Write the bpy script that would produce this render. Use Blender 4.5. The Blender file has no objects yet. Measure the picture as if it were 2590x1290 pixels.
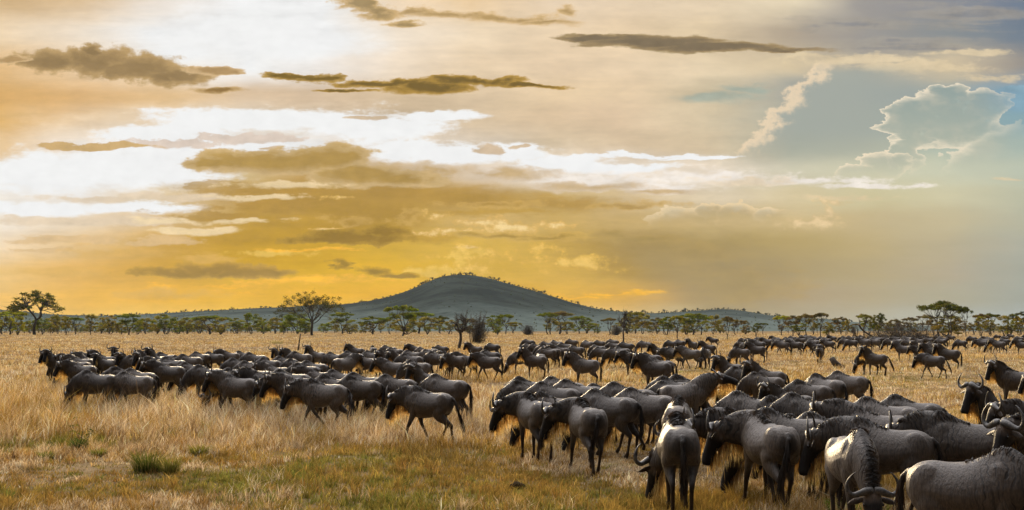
import bpy, math, random
import numpy as np
from mathutils import Vector, Matrix
R = math.radians
sc = bpy.context.scene
COL = sc.collection

# ------------------------------------------------------------------ camera
CAM_H = 2.6
FPX = 3300.0
PITCH = math.atan((832 - 645) / FPX)
cam_d = bpy.data.cameras.new('camera')
cam_d.sensor_width = 36.0
cam_d.lens = FPX / 2590 * 36
cam_d.clip_start = 0.1
cam_d.clip_end = 20000
cam = bpy.data.objects.new('camera', cam_d)
COL.objects.link(cam)
cam.location = (0, 0, CAM_H)
cam.rotation_euler = (math.pi / 2 + PITCH, 0, 0)
sc.camera = cam

def ray(px, py):
    x = (px - 1295) / FPX; y = (645 - py) / FPX
    c, s = math.cos(PITCH), math.sin(PITCH)
    return Vector((x, c - y * s, s + y * c))

def ground(px, py, z=0.0):
    d = ray(px, py)
    t = (CAM_H - z) / -d.z
    return Vector((d.x * t, d.y * t, z))

# ------------------------------------------------------------------ view
sc.view_settings.view_transform = 'Standard'
sc.view_settings.look = 'None'
sc.view_settings.exposure = 0.0
sc.view_settings.gamma = 1.0
sc.view_settings.use_curve_mapping = False
sc.cycles.max_bounces = 6
sc.cycles.diffuse_bounces = 2
sc.cycles.glossy_bounces = 2
sc.cycles.transmission_bounces = 3
sc.cycles.transparent_max_bounces = 6
sc.cycles.volume_bounces = 0
sc.cycles.use_denoising = True

SUN_AZ, SUN_EL = R(-12.0), R(13.0)

# ------------------------------------------------------------------ node expression helper
class X:
    """a scalar socket (or number) with arithmetic"""
    def __init__(s, nt, v): s.nt, s.v = nt, v
    def _m(s, op, a, b=None, c=None, clamp=False):
        n = s.nt.nodes.new('ShaderNodeMath'); n.operation = op; n.use_clamp = clamp
        for i, q in enumerate((a, b, c)):
            if q is None: continue
            q = q.v if isinstance(q, X) else q
            if isinstance(q, (int, float)): n.inputs[i].default_value = q
            else: s.nt.links.new(q, n.inputs[i])
        return X(s.nt, n.outputs[0])
    def __add__(s, o): return s._m('ADD', s, o)
    __radd__ = __add__
    def __sub__(s, o): return s._m('SUBTRACT', s, o)
    def __rsub__(s, o): return s._m('SUBTRACT', o, s)
    def __mul__(s, o): return s._m('MULTIPLY', s, o)
    __rmul__ = __mul__
    def __truediv__(s, o): return s._m('DIVIDE', s, o)
    def mad(s, m, a): return s._m('MULTIPLY_ADD', s, m, a)
    def max(s, o): return s._m('MAXIMUM', s, o)
    def min(s, o): return s._m('MINIMUM', s, o)
    def pow(s, o): return s._m('POWER', s, o)
    def step(s, a, b, smooth=True):
        n = s.nt.nodes.new('ShaderNodeMapRange')
        n.interpolation_type = 'SMOOTHSTEP' if smooth else 'LINEAR'
        n.clamp = True
        s.nt.links.new(s.v, n.inputs[0])
        if a > b:
            n.inputs[1].default_value = b; n.inputs[2].default_value = a
            n.inputs[3].default_value = 1; n.inputs[4].default_value = 0
        else:
            n.inputs[1].default_value = a; n.inputs[2].default_value = b
        return X(s.nt, n.outputs[0])

def vec(nt, x, y, z=0.0):
    n = nt.nodes.new('ShaderNodeCombineXYZ')
    for i, q in enumerate((x, y, z)):
        if isinstance(q, X): nt.links.new(q.v, n.inputs[i])
        else: n.inputs[i].default_value = q
    return n.outputs[0]

def noise(nt, v, scale=1.0, detail=5, rough=0.55, dist=0.0, col=False, lac=2.0):
    n = nt.nodes.new('ShaderNodeTexNoise')
    if v is not None: nt.links.new(v, n.inputs['Vector'])
    n.inputs['Scale'].default_value = scale
    n.inputs['Detail'].default_value = detail
    n.inputs['Roughness'].default_value = rough
    n.inputs['Distortion'].default_value = dist
    n.inputs['Lacunarity'].default_value = lac
    return n.outputs['Color'] if col else X(nt, n.outputs['Fac'])

def sep(nt, v):
    n = nt.nodes.new('ShaderNodeSeparateXYZ'); nt.links.new(v, n.inputs[0])
    return X(nt, n.outputs[0]), X(nt, n.outputs[1]), X(nt, n.outputs[2])

def mixc(nt, f, a, b, mode='MIX'):
    n = nt.nodes.new('ShaderNodeMix'); n.data_type = 'RGBA'; n.blend_type = mode
    for sock, q in ((n.inputs[0], f), (n.inputs[6], a), (n.inputs[7], b)):
        q = q.v if isinstance(q, X) else q
        if isinstance(q, (int, float)): sock.default_value = q
        elif isinstance(q, (tuple, list)): sock.default_value = (*q[:3], 1)
        else: nt.links.new(q, sock)
    return n.outputs[2]

def lin(c):
    return tuple(((v / 255) / 12.92 if v / 255 <= 0.04045 else ((v / 255 + 0.055) / 1.055) ** 2.4) for v in c)

# ------------------------------------------------------------------ sky
world = bpy.data.worlds.new('World'); sc.world = world
world.use_nodes = True
nt = world.node_tree; nt.nodes.clear()
wout = nt.nodes.new('ShaderNodeOutputWorld')
bg = nt.nodes.new('ShaderNodeBackground')
nt.links.new(bg.outputs[0], wout.inputs[0])
tc = nt.nodes.new('ShaderNodeTexCoord')
dx, dy, dz = sep(nt, tc.outputs['Generated'])
yy = dy.max(0.15)
K = FPX
U0 = (dx / yy).mad(K, 1295.0)
V0 = 832.0 - (dz / yy) * K

def uv(px, py):
    d = ray(px, py)
    return 1295 + K * d.x / d.y, 832 - K * d.z / d.y

# wind-drawn warping of the cloud field
wa = sep(nt, noise(nt, vec(nt, U0 / 460.0, V0 / 150.0, 3.1), detail=4, col=True))
wb = sep(nt, noise(nt, vec(nt, U0 / 120.0, V0 / 42.0, 7.7), detail=4, col=True))
U = U0 + (wa[0] - 0.5) * 190.0 + (wb[0] - 0.5) * 60.0
V = V0 + (wa[1] - 0.5) * 62.0 + (wb[1] - 0.5) * 26.0
n_str = noise(nt, vec(nt, U0 / 330.0, V0 / 24.0, 1.3), detail=6, rough=0.6)
n_mid = noise(nt, vec(nt, U0 / 110.0, V0 / 40.0, 5.5), detail=7, rough=0.62)
n_bil = noise(nt, vec(nt, U0 / 46.0, V0 / 40.0, 9.1), detail=5, rough=0.6)
vor = nt.nodes.new('ShaderNodeTexVoronoi'); vor.feature = 'SMOOTH_F1'
vor.inputs['Scale'].default_value = 1.0; vor.inputs['Smoothness'].default_value = 0.4
vor.inputs['Detail'].default_value = 2.0; vor.inputs['Roughness'].default_value = 0.55
nt.links.new(vec(nt, U0 / 34.0, V0 / 30.0, 0.0), vor.inputs['Vector'])
n_cau = X(nt, vor.outputs['Distance']).step(0.75, 0.05, False)

W = (240, 240, 239)
PXS = (0, 200, 400, 600, 800, 1000, 1200, 1400, 1600, 1800, 2000, 2200, 2400, 2590)
ROWS = [
 (0,  [(212,180,135),(218,190,152),(240,230,218),W,W,(238,215,185),(232,202,160),(230,208,180),(230,208,178),(225,205,175),(230,215,185),(160,155,150),(140,142,148),(116,128,145)]),
 (90, [(236,212,178),(241,226,206),W,W,W,(241,226,206),(236,215,185),(232,208,175),(230,205,170),(222,200,165),(180,165,145),(158,153,147),(138,143,145),(115,128,142)]),
 (170,[(226,187,133),(237,207,167),(242,228,208),W,(241,234,226),(237,219,196),(232,208,175),(230,205,172),(232,208,175),(228,208,175),(216,197,163),(172,165,152),(210,192,160),(150,145,140)]),
 (240,[(218,172,105),(223,181,126),(226,191,142),(222,195,162),(215,190,160),(212,188,155),(222,198,165),(228,202,165),(230,205,170),(205,190,160),(163,165,157),(152,160,158),(158,166,160),(120,160,185)]),
 (300,[(226,182,115),(230,200,160),(232,210,180),(222,205,182),(205,182,152),(202,180,150),(215,192,160),(220,194,160),(224,198,165),(218,200,168),(160,166,155),(160,168,158),(150,168,165),(138,166,172)]),
 (370,[(232,200,155),(241,235,228),W,W,W,(225,212,198),(215,200,180),(210,190,160),(215,192,160),(212,192,160),(172,174,156),(180,182,162),(176,186,170),(163,180,172)]),
 (430,[(240,228,212),W,W,(216,191,142),(192,154,90),(200,167,112),(228,210,188),(236,228,218),(232,220,205),(226,212,192),(205,200,175),(208,204,175),(202,203,178),(188,194,175)]),
 (500,[(240,232,220),(240,232,222),(226,203,165),(192,153,78),(178,142,64),(186,148,76),(194,158,88),(202,172,112),(216,192,152),(222,205,175),(213,197,158),(205,195,155),(205,198,165),(186,186,162)]),
 (560,[(241,228,210),(233,211,180),(222,190,140),(198,158,74),(182,143,56),(188,150,62),(212,178,112),(200,166,96),(200,170,112),(202,176,124),(205,181,132),(196,178,137),(195,182,147),(180,179,158)]),
 (620,[(241,217,183),(229,193,135),(211,167,85),(200,155,50),(203,158,42),(209,167,58),(214,174,76),(197,160,76),(168,138,74),(176,151,92),(186,163,108),(188,168,122),(185,172,141),(172,172,157)]),
 (690,[(238,198,128),(226,177,92),(211,162,62),(207,161,40),(221,171,28),(226,176,38),(213,170,62),(214,171,72),(182,147,72),(157,136,90),(175,155,111),(180,162,122),(178,165,139),(164,165,151)]),
 (750,[(241,191,102),(239,186,86),(237,181,66),(236,181,55),(233,176,42),(233,176,48),(218,168,58),(230,176,58),(218,167,72),(166,146,110),(178,158,125),(178,162,128),(172,165,141),(162,163,150)]),
 (805,[(238,192,112),(236,190,100),(236,191,95),(233,186,80),(227,180,65),(227,181,85),(212,177,108),(226,186,108),(216,181,114),(182,166,130),(181,171,146),(180,173,152),(176,176,162),(171,176,171)]),
]
Un = (U - uv(0, 400)[0]) * (1.0 / (uv(2590, 400)[0] - uv(0, 400)[0]))
base = None
for i, (v, cols) in enumerate(ROWS):
    rp = nt.nodes.new('ShaderNodeValToRGB')
    rp.color_ramp.interpolation = 'LINEAR'
    el = rp.color_ramp.elements
    while len(el) < len(cols): el.new(0.5)
    for e, p, c in zip(el, PXS, cols):
        e.position = p / 2590.0; e.color = (*lin(c), 1)
    nt.links.new(Un.v, rp.inputs[0])
    if base is None: base = rp.outputs[0]
    else: base = mixc(nt, V.step(uv(1295, ROWS[i-1][0])[1], uv(1295, v)[1], True), base, rp.outputs[0])
# thin streaks through the whole deck
k = (n_str - 0.5) * 0.26 + (n_mid - 0.5) * 0.42 + 1.0
kk = nt.nodes.new('ShaderNodeVectorMath'); kk.operation = 'SCALE'
nt.links.new(base, kk.inputs[0])
amt = U0.step(1750.0, 2150.0)
nt.links.new((k + (1.0 - k) * amt * 0.75).v, kk.inputs['Scale'])
base = kk.outputs[0]

n_fin = noise(nt, vec(nt, U0 / 22.0, V0 / 13.0, 2.2), detail=5, rough=0.65)
PA = vec(nt, U0 + (wa[2] - 0.5) * 60.0 + (wb[0] - 0.5) * 170.0 + (n_bil - 0.5) * 40.0, V0 + (wb[1] - 0.5) * 38.0 + (n_mid - 0.5) * 22.0, 0)
def field(ells):
    d = None
    for (x, y, a, b) in ells:
        cx, cy = uv(x, y)
        m = nt.nodes.new('ShaderNodeVectorMath'); m.operation = 'MULTIPLY_ADD'
        nt.links.new(PA, m.inputs[0])
        m.inputs[1].default_value = (1 / a, 1 / b, 0)
        m.inputs[2].default_value = (-cx / a, -cy / b, 0)
        l = nt.nodes.new('ShaderNodeVectorMath'); l.operation = 'LENGTH'
        nt.links.new(m.outputs[0], l.inputs[0])
        q = X(nt, l.outputs['Value'])
        d = q if d is None else d.min(q)
    return 1.0 - d

KV = n_bil * 0.42 + n_mid * 0.5 + 0.53
KVW = KV * 0.30 + 0.72
def cloud(base, ells, core, rim=None, soft=0.35, amp=0.9, n=None, opac=1.0, core_w=0.5):
    n = n_mid if n is None else n
    f = field(ells) + 0.17 + (n - 0.5) * (3.4 * amp) + (n_fin - 0.5) * (0.9 * amp)
    m = f.step(0.0, soft)
    if opac < 1: m = m * opac
    c = core if isinstance(core, tuple) and len(core) == 3 else core
    c = lin(c)
    if rim is not None:
        c = mixc(nt, f.step(soft * 0.5, soft + core_w), lin(rim), c)
    sc_ = nt.nodes.new('ShaderNodeVectorMath'); sc_.operation = 'SCALE'
    if isinstance(c, tuple): sc_.inputs[0].default_value = c
    else: nt.links.new(c, sc_.inputs[0])
    nt.links.new((KVW if core is W else KV).v, sc_.inputs['Scale']); c = sc_.outputs[0]
    return mixc(nt, m, base, c)

# burnt-out gaps round the hidden sun, each in a soft cream glow
CR_ = (240, 222, 198)
base = cloud(base, [(700,300,420,46),(300,330,300,50),(1000,375,260,70),(1350,400,300,44),(1650,440,360,50)], CR_, None, 1.3, 0.3, n_mid, 0.7)
base = cloud(base, [(620,75,230,75),(760,110,200,52),(470,130,150,40)], W, None, 0.9, 0.35)
base = cloud(base, [(700,303,360,30),(950,316,180,42),(450,334,200,34),(1080,292,140,14)], W, None, 0.5, 0.5, n_mid)
base = cloud(base, [(360,420,270,66),(130,440,230,62),(590,372,160,30),(90,530,160,22),(310,524,200,18)], W, None, 0.6, 0.5, n_mid)
base = cloud(base, [(1000,382,120,36),(1150,388,180,30),(1300,386,100,28),(1420,412,150,22),(1610,393,190,6),(1760,401,140,5),(1540,425,170,18)], W, None, 0.5, 0.55, n_mid)
base = cloud(base, [(1500,458,180,24),(1660,472,220,22),(1810,449,180,22),(2020,457,280,12),(2200,470,150,8)], (243,234,224), None, 0.8, 0.8, n_mid, 0.9)
# soft shapes drifting in the white
base = cloud(base, [(600,350,130,13),(450,362,90,15),(700,350,60,10)], (222,205,190), None, 0.4, 0.9, n_mid)
base = cloud(base, [(250,372,140,8),(180,368,70,6)], (206,172,118), None, 0.4, 0.5, n_mid)
base = cloud(base, [(930,295,60,9),(690,374,50,6),(1240,378,28,15),(1310,372,24,7)], (212,188,158), None, 0.5, 0.6, n_mid)
base = cloud(base, [(250,500,190,14),(480,500,160,12),(160,560,200,12),(330,560,160,14)], (226,205,176), None, 0.6, 0.9, n_mid, 0.8)
base = cloud(base, [(170,605,130,12),(420,612,130,12),(140,632,90,9)], (222,188,138), None, 0.5, 0.9, n_mid, 0.8)
# brown decks
base = cloud(base, [(1010,470,190,60),(930,540,160,60),(1180,500,260,42),(1420,515,240,26),(760,500,200,40)], (176,139,66), None, 1.1, 0.5, n_mid, 0.8)
base = cloud(base, [(700,560,260,26),(620,600,200,20),(1080,600,140,16),(1280,540,200,12)], (188,148,58), None, 1.0, 0.7, n_str, 0.7)
base = cloud(base, [(1090,432,190,24),(1290,440,150,22),(1500,472,170,14),(1670,487,150,9)], (192,158,98), (216,194,165), 0.6, 0.6, n_mid, 0.8)
base = cloud(base, [(700,410,200,34),(810,400,130,36),(910,440,130,34),(560,414,90,16),(1000,450,140,26)], (178,145,80), (206,176,126), 0.28, 0.35, n_mid)
base = cloud(base, [(520,468,90,12),(650,478,170,15),(560,545,140,16),(700,520,170,17)], (180,142,68), None, 0.5, 0.9, n_mid, 0.75)
# sunlit billows low in the sky
base = cloud(base, [(1110,545,60,16),(1200,560,110,14),(1300,576,70,14),(1130,588,90,8),(1400,572,50,10),(860,500,60,9),(820,585,60,6),(1170,628,40,5)], (242,212,150), (222,180,100), 0.7, 1.1, n_bil, 0.85)
base = cloud(base, [(1230,640,90,24),(1470,665,90,22),(1180,680,60,20),(1380,628,70,12)], (240,198,104), (222,178,80), 0.9, 1.3, n_bil, 0.8)
base = cloud(base, [(1560,742,130,7),(1480,750,110,5),(560,725,190,8),(820,708,150,10),(760,632,120,5),(640,740,150,6)], (252,190,48), (238,180,60), 0.8, 1.0, n_mid, 0.9)
base = cloud(base, [(330,640,200,16),(150,690,170,14),(420,745,160,16),(520,655,120,10)], (216,172,92), None, 1.0, 0.8, n_mid, 0.7)
base = cloud(base, [(500,585,120,10),(420,560,110,8),(620,560,90,8),(700,470,150,9),(640,498,120,7)], (238,214,170), None, 0.7, 0.8, n_mid, 0.8)
base = cloud(base, [(1090,690,70,14),(1150,655,30,26),(1190,640,24,18),(700,640,110,9)], (236,196,96), None, 0.8, 0.9, n_bil, 0.7)
base = cloud(base, [(1010,548,50,22),(880,560,70,18),(1250,520,150,12),(1600,520,130,10)], (172,136,62), (206,168,96), 0.8, 0.8, n_bil, 0.7)
# dark floating clouds
DK = dict(soft=0.25, amp=0.55)
base = cloud(base, [(130,155,110,30),(240,155,110,42),(340,172,130,40),(440,192,100,28),(244,128,40,24)], (152,126,86), (190,158,108), 0.4, 0.42, n_bil)
base = cloud(base, [(522,180,60,11),(545,186,42,8),(30,150,60,8)], (178,146,100), (214,182,136), 0.4, 0.6, n_mid)
base = cloud(base, [(715,189,62,8),(805,198,45,13),(770,194,70,9)], (124,99,44), (190,155,88), 0.35, 0.5, n_mid)
base = cloud(base, [(950,210,150,12),(1080,222,110,18),(1190,208,140,14),(1340,217,110,7),(870,228,90,6)], (120,97,50), (186,148,72), 0.4, 0.6, n_mid)
base = cloud(base, [(555,226,72,9)], (150,117,66), (205,172,122), 0.4, 0.4, n_mid)
base = cloud(base, [(905,12,55,22),(948,32,58,20),(1030,62,66,10)], (150,124,72), (208,172,112), 0.6, 0.8, n_mid, 0.9)
base = cloud(base, [(1140,36,170,11),(1290,44,130,15),(1380,56,90,10),(1440,28,36,12),(1050,30,90,8)], (166,134,76), (214,180,128), 0.8, 0.8, n_mid, 0.85)
base = cloud(base, [(1500,95,90,9),(1650,106,190,19),(1800,120,210,15),(1960,124,140,10)], (128,112,88), (168,144,104), 0.35, 0.4, n_str)
base = cloud(base, [(2160,60,190,26),(2300,120,260,26),(2050,70,90,14),(2450,40,200,40)], (138,138,140), (168,160,148), 1.0, 0.9, n_str, 0.8)
base = cloud(base, [(900,602,150,17),(965,588,60,18),(830,606,100,12)], (150,117,46), (182,144,58), 0.3, 0.55, n_bil)
base = cloud(base, [(620,692,120,15),(560,682,130,18),(690,688,70,18),(450,688,120,13)], (164,129,58), (196,154,66), 0.4, 0.5, n_bil)
base = cloud(base, [(866,670,20,15),(945,688,55,13),(1005,700,58,7)], (158,124,44), (200,156,46), 0.4, 0.5, n_bil)
base = cloud(base, [(1270,596,110,9),(1400,602,90,10)], (176,144,70), (206,168,88), 0.5, 0.7, n_mid)
base = cloud(base, [(1545,592,60,18),(1640,606,150,20),(1760,640,150,32),(1880,720,170,60)], (160,135,74), (182,152,88), 0.9, 0.5, n_mid, 0.75)
# curtain of far rain right of the hill, its edge slanting down from the cloud
g2 = (U0 - 1500.0 - (V0 - 600.0) * 1.25) * (1 / 110.0) + (n_mid - 0.5) * 1.2
base = mixc(nt, g2.step(-0.4, 0.9) * V0.step(560.0, 660.0) * U0.step(2250.0, 1780.0) * 0.55, base, lin((163, 141, 98)))
# blue gaps
base = cloud(base, [(1820,247,130,20),(1890,225,70,14)], (158,170,158), None, 1.0, 0.4, n_mid, 0.8)
base = cloud(base, [(2590,250,70,32),(2550,225,50,10)], (134,166,182), None, 0.5, 0.3, n_mid, 0.8)
# pale cirrus between the two towers
base = cloud(base, [(2130,152,190,16),(2330,172,200,15),(2480,195,130,12),(2450,132,150,9),(2060,140,80,14)], (222,202,166), None, 0.9, 1.0, n_mid, 0.8)
# left-hand tower: shaded body behind a slanting, wind-blown bright edge
g = (U0 - 2052.0 + (V0 - 160.0) * 0.86) * (1 / 60.0) + (n_bil - 0.5) * 2.6 + (n_cau - 0.5) * 0.7 + (n_mid - 0.5) * 1.6
vlim = V0.step(150.0, 185.0) * V0.step(440.0, 300.0)
base = mixc(nt, g.step(-0.1, 0.5) * vlim * U0.step(2420.0, 2150.0) * 0.85, base, lin((164, 169, 160)))
base = mixc(nt, g.step(-0.35, 0.05) * g.step(1.0, 0.15) * V0.step(140.0, 170.0) * V0.step(400.0, 370.0) * 0.85, base, lin((236, 213, 180)))
# cauliflower tower: thin sunlit rim round a shaded blue-grey body
def tower(base, ells, inside, rimc, width, amp, inop=0.75, fade=None):
    f = field(ells) + (n_cau - 0.5) * amp + (n_bil - 0.5) * amp * 0.8
    m = f.step(0.0, 0.035)
    if fade is not None: m = m * fade
    b = mixc(nt, m * inop, base, inside)
    b = mixc(nt, m * (n_bil * 0.6 + n_mid * 0.4).step(0.42, 0.62) * f.step(0.9, 0.1) * 0.5, b, lin((218,208,184)))
    b = mixc(nt, m * n_cau.step(0.7, 0.1) * f.step(0.02, 0.25) * 0.20, b, lin((130,138,132)))
    r = m * (f.step(width * 2.4, 0.0, False)).pow(2.2)
    return mixc(nt, r, b, lin(rimc))
tg = nt.nodes.new('ShaderNodeValToRGB')
tg.color_ramp.elements[0].color = (*lin((152,168,163)), 1); tg.color_ramp.elements[1].color = (*lin((203,202,176)), 1)
nt.links.new(V0.step(230.0, 450.0, False).v, tg.inputs[0])
fd = U0.step(2640.0, 2420.0) * V0.step(450.0, 340.0)
base = tower(base, [(2400,300,168,88),(2310,300,96,62),(2395,240,58,36),(2300,380,62,70),(2480,272,84,56),(2600,420,220,120)], tg.outputs[0], (250,232,204), 0.13, 0.16, 0.85, fd)
base = tower(base, [(2240,418,86,40),(2180,442,74,30),(2290,404,46,22),(2350,420,40,28)], tg.outputs[0], (244,226,196), 0.22, 0.22, 0.5, V0.step(465.0, 400.0) * U0.step(2345.0, 2270.0))
base = tower(base, [(1720,560,110,38),(1860,552,90,50),(1960,560,80,42),(1790,540,60,34)], lin((194,166,112)), (238,212,168), 0.22, 0.34, 0.6, V0.step(580.0, 515.0) * U0.step(2010.0, 1940.0))
base = cloud(base, [(2040,562,60,20),(2085,536,28,26),(2122,512,44,9)], (232,204,158), (214,188,140), 0.8, 1.2, n_bil, 0.8)
base = cloud(base, [(2130,498,120,10),(1890,458,130,14),(2560,455,60,5)], (226,202,162), None, 0.9, 0.9, n_mid, 0.6)

# the dome seen through the haze: keep its own colour free of the air that lies in front of it
ih = nt.nodes.new('ShaderNodeVectorMath'); ih.operation = 'MULTIPLY_ADD'
air = ((V0 - 832.0) * (1 / 240.0))._m('EXPONENT', (V0 - 832.0) * (1 / 240.0)).min(1.0) * 0.032
nt.links.new(vec(nt, air * -1.0, air * -0.95, air * -0.90), ih.inputs[2])
nt.links.new(vec(nt, air.mad(1.45, 1.0), air.mad(1.45, 1.0), air.mad(1.45, 1.0)), ih.inputs[1]); nt.links.new(base, ih.inputs[0])
mxv = nt.nodes.new('ShaderNodeVectorMath'); mxv.operation = 'MAXIMUM'; nt.links.new(ih.outputs[0], mxv.inputs[0]); mxv.inputs[1].default_value = (0, 0, 0)
base = mxv.outputs[0]

# above the frame and behind: a Nishita sky through an unseen bright deck, shaped to top-light the herd
sky = nt.nodes.new('ShaderNodeTexSky'); sky.sky_type = 'NISHITA'; sky.sun_disc = False
sky.sun_elevation = SUN_EL; sky.sun_rotation = SUN_AZ
sky.air_density = 1.2; sky.dust_density = 2.0
nv = nt.nodes.new('ShaderNodeVectorMath'); nv.operation = 'SCALE'; nv.inputs['Scale'].default_value = 0.1
nt.links.new(sky.outputs[0], nv.inputs[0])
deck = noise(nt, tc.outputs['Generated'], 3.0, 5, 0.6)
hi = dz * 0.86 + dy * 0.47 - dx * 0.18
deckc = mixc(nt, hi.step(0.42, 1.0), (0.085, 0.098, 0.125), (4.4, 4.3, 4.4))     # bright overhead, dull blue-grey low behind
up = mixc(nt, deck.step(0.3, 0.62) * 0.35 + 0.6, nv.outputs[0], deckc)
far = V0.step(-20.0, -800.0).max(dy.step(0.75, 0.45))
final = mixc(nt, far, base, up)
nt.links.new(final, bg.inputs['Color'])
bg.inputs['Strength'].default_value = 1.0
world.cycles.sampling_method = 'MANUAL'
world.cycles.sample_map_resolution = 512

# ------------------------------------------------------------------ sun, veiled by cloud
sd = bpy.data.lights.new('sun', 'SUN'); sd.energy = 4.2; sd.angle = R(7); sd.color = (1.0, 0.76, 0.44)
sun = bpy.data.objects.new('sun', sd); COL.objects.link(sun)
sdir = Vector((math.sin(SUN_AZ) * math.cos(SUN_EL), math.cos(SUN_AZ) * math.cos(SUN_EL), math.sin(SUN_EL)))
sun.rotation_euler = sdir.to_track_quat('Z', 'Y').to_euler()

# ------------------------------------------------------------------ mesh helpers
rng = np.random.default_rng(7)
random.seed(7)

class MB:
    """collects vertices, faces, per-vertex colour and per-face material"""
    def __init__(s): s.v, s.f, s.c, s.m = [], [], [], []; s.n = 0
    def add(s, V, F, col=(1, 1, 1), mat=0):
        V = np.asarray(V, float); o = s.n
        s.v.append(V); s.n += len(V)
        c = np.asarray(col, float)
        s.c.append(np.tile(c, (len(V), 1)) if c.ndim == 1 else c)
        for f in F: s.f.append(tuple(i + o for i in f)); s.m.append(mat)
    def tube(s, pts, rad, n=8, col=(1, 1, 1), mat=0, flat=None, cap=True):
        """tapered tube along pts; rad scalar radii or (a,b) pairs; flat = axis for a"""
        P = [Vector(p) for p in pts]; V = []; 
        ref = Vector(flat) if flat is not None else None
        prev = None
        for i, p in enumerate(P):
            t = (P[min(i + 1, len(P) - 1)] - P[max(i - 1, 0)]).normalized()
            if ref is not None: a = (ref - t * ref.dot(t)).normalized()
            else:
                if prev is None:
                    a = t.orthogonal().normalized()
                else: a = (prev - t * prev.dot(t)).normalized()
                prev = a
            b = t.cross(a)
            r = rad[i]; ra, rb = r if isinstance(r, tuple) else (r, r)
            for k in range(n):
                th = 2 * math.pi * k / n
                V.append(p + a * (ra * math.cos(th)) + b * (rb * math.sin(th)))
        F = []
        for i in range(len(P) - 1):
            for k in range(n):
                k2 = (k + 1) % n
                F.append((i*n + k, i*n + k2, (i+1)*n + k2, (i+1)*n + k))
        if cap:
            F.append(tuple(range(n))[::-1]); F.append(tuple((len(P)-1)*n + k for k in range(n)))
        s.add([tuple(v) for v in V], F, col, mat)
    def ellipsoid(s, c, r, col=(1, 1, 1), mat=0, nu=16, nv=10, rot=None):
        V = []; F = []
        for i in range(nv + 1):
            ph = math.pi * i / nv
            for k in range(nu):
                th = 2 * math.pi * k / nu
                q = Vector((r[0]*math.sin(ph)*math.cos(th), r[1]*math.sin(ph)*math.sin(th), r[2]*math.cos(ph)))
                if rot is not None: q = rot @ q
                V.append((c[0]+q.x, c[1]+q.y, c[2]+q.z))
        for i in range(nv):
            for k in range(nu):
                k2 = (k + 1) % nu
                F.append((i*nu+k, (i+1)*nu+k, (i+1)*nu+k2, i*nu+k2))
        s.add(V, F, col, mat)
    def mesh(s, name, mats, smooth=True):
        me = bpy.data.meshes.new(name)
        if s.n:
            me.from_pydata(np.concatenate(s.v).tolist(), [], s.f)
            ca = me.color_attributes.new('tint', 'FLOAT_COLOR', 'POINT')
            c = np.concatenate(s.c); c = np.hstack([c, np.ones((len(c), 1))])
            ca.data.foreach_set('color', c.astype(np.float32).ravel())
            me.polygons.foreach_set('material_index', np.array(s.m, np.int32))
            me.polygons.foreach_set('use_smooth', np.full(len(s.f), smooth))
        for m in mats: me.materials.append(m)
        me.update()
        return me

def ribbon_arrays(root, tip, mid, w, col_root, col_tip, side):
    """N flat tapered strands: 5 verts, 1 quad + 1 tri each (numpy arrays N x 3)"""
    N = len(root)
    s_ = side * w[:, None]
    V = np.stack([root - s_, root + s_, mid + s_ * 0.75, mid - s_ * 0.75, tip], 1).reshape(-1, 3)
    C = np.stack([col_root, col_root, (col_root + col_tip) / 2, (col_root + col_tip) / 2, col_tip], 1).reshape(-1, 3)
    return V, C

def ribbon_mesh(name, V, C, mats):
    N = len(V) // 5
    me = bpy.data.meshes.new(name)
    me.vertices.add(len(V)); me.vertices.foreach_set('co', V.astype(np.float32).ravel())
    b = np.arange(N)[:, None] * 5
    loops = np.concatenate([b + np.array([0, 1, 2, 3]), b + np.array([3, 2, 4])], 1).ravel()
    me.loops.add(len(loops)); me.loops.foreach_set('vertex_index', loops.astype(np.int32))
    starts = (np.arange(N)[:, None] * 7 + np.array([0, 4])).ravel()
    me.polygons.add(len(starts)); me.polygons.foreach_set('loop_start', starts.astype(np.int32))
    ca = me.color_attributes.new('tint', 'FLOAT_COLOR', 'POINT')
    C4 = np.hstack([C, np.ones((len(C), 1))]); ca.data.foreach_set('color', C4.astype(np.float32).ravel())
    for m in mats: me.materials.append(m)
    me.update(calc_edges=True); me.validate()
    return me

def add_strands(mb, V, C, mat=0):
    N = len(V) // 5
    F = []
    for i in range(N):
        o = i * 5
        F.append((o, o+1, o+2, o+3)); F.append((o+3, o+2, o+4))
    mb.add(V, F, C, mat)

def material(name):
    m = bpy.data.materials.new(name); m.use_nodes = True
    t = m.node_tree; t.nodes.clear()
    out = t.nodes.new('ShaderNodeOutputMaterial')
    return m, t, out

def attr(t, name='tint'):
    n = t.nodes.new('ShaderNodeAttribute'); n.attribute_name = name
    return n.outputs['Color']

def strand_mat(name, trans=0.5, rough=0.6, boost=1.0, tcol=None, spec=0.2):
    m, t, out = material(name)
    c = attr(t)
    p = t.nodes.new('ShaderNodeBsdfPrincipled')
    t.links.new(c, p.inputs['Base Color']); p.inputs['Roughness'].default_value = rough
    p.inputs['Specular IOR Level'].default_value = spec
    tr = t.nodes.new('ShaderNodeBsdfTranslucent')
    if tcol is None: t.links.new(c, tr.inputs['Color'])
    else: t.links.new(mixc(t, 1.0, c, tcol, 'MULTIPLY'), tr.inputs['Color'])
    mx = t.nodes.new('ShaderNodeMixShader'); mx.inputs[0].default_value = trans
    t.links.new(p.outputs[0], mx.inputs[1]); t.links.new(tr.outputs[0], mx.inputs[2])
    t.links.new(mx.outputs[0], out.inputs['Surface'])
    return m

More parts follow.
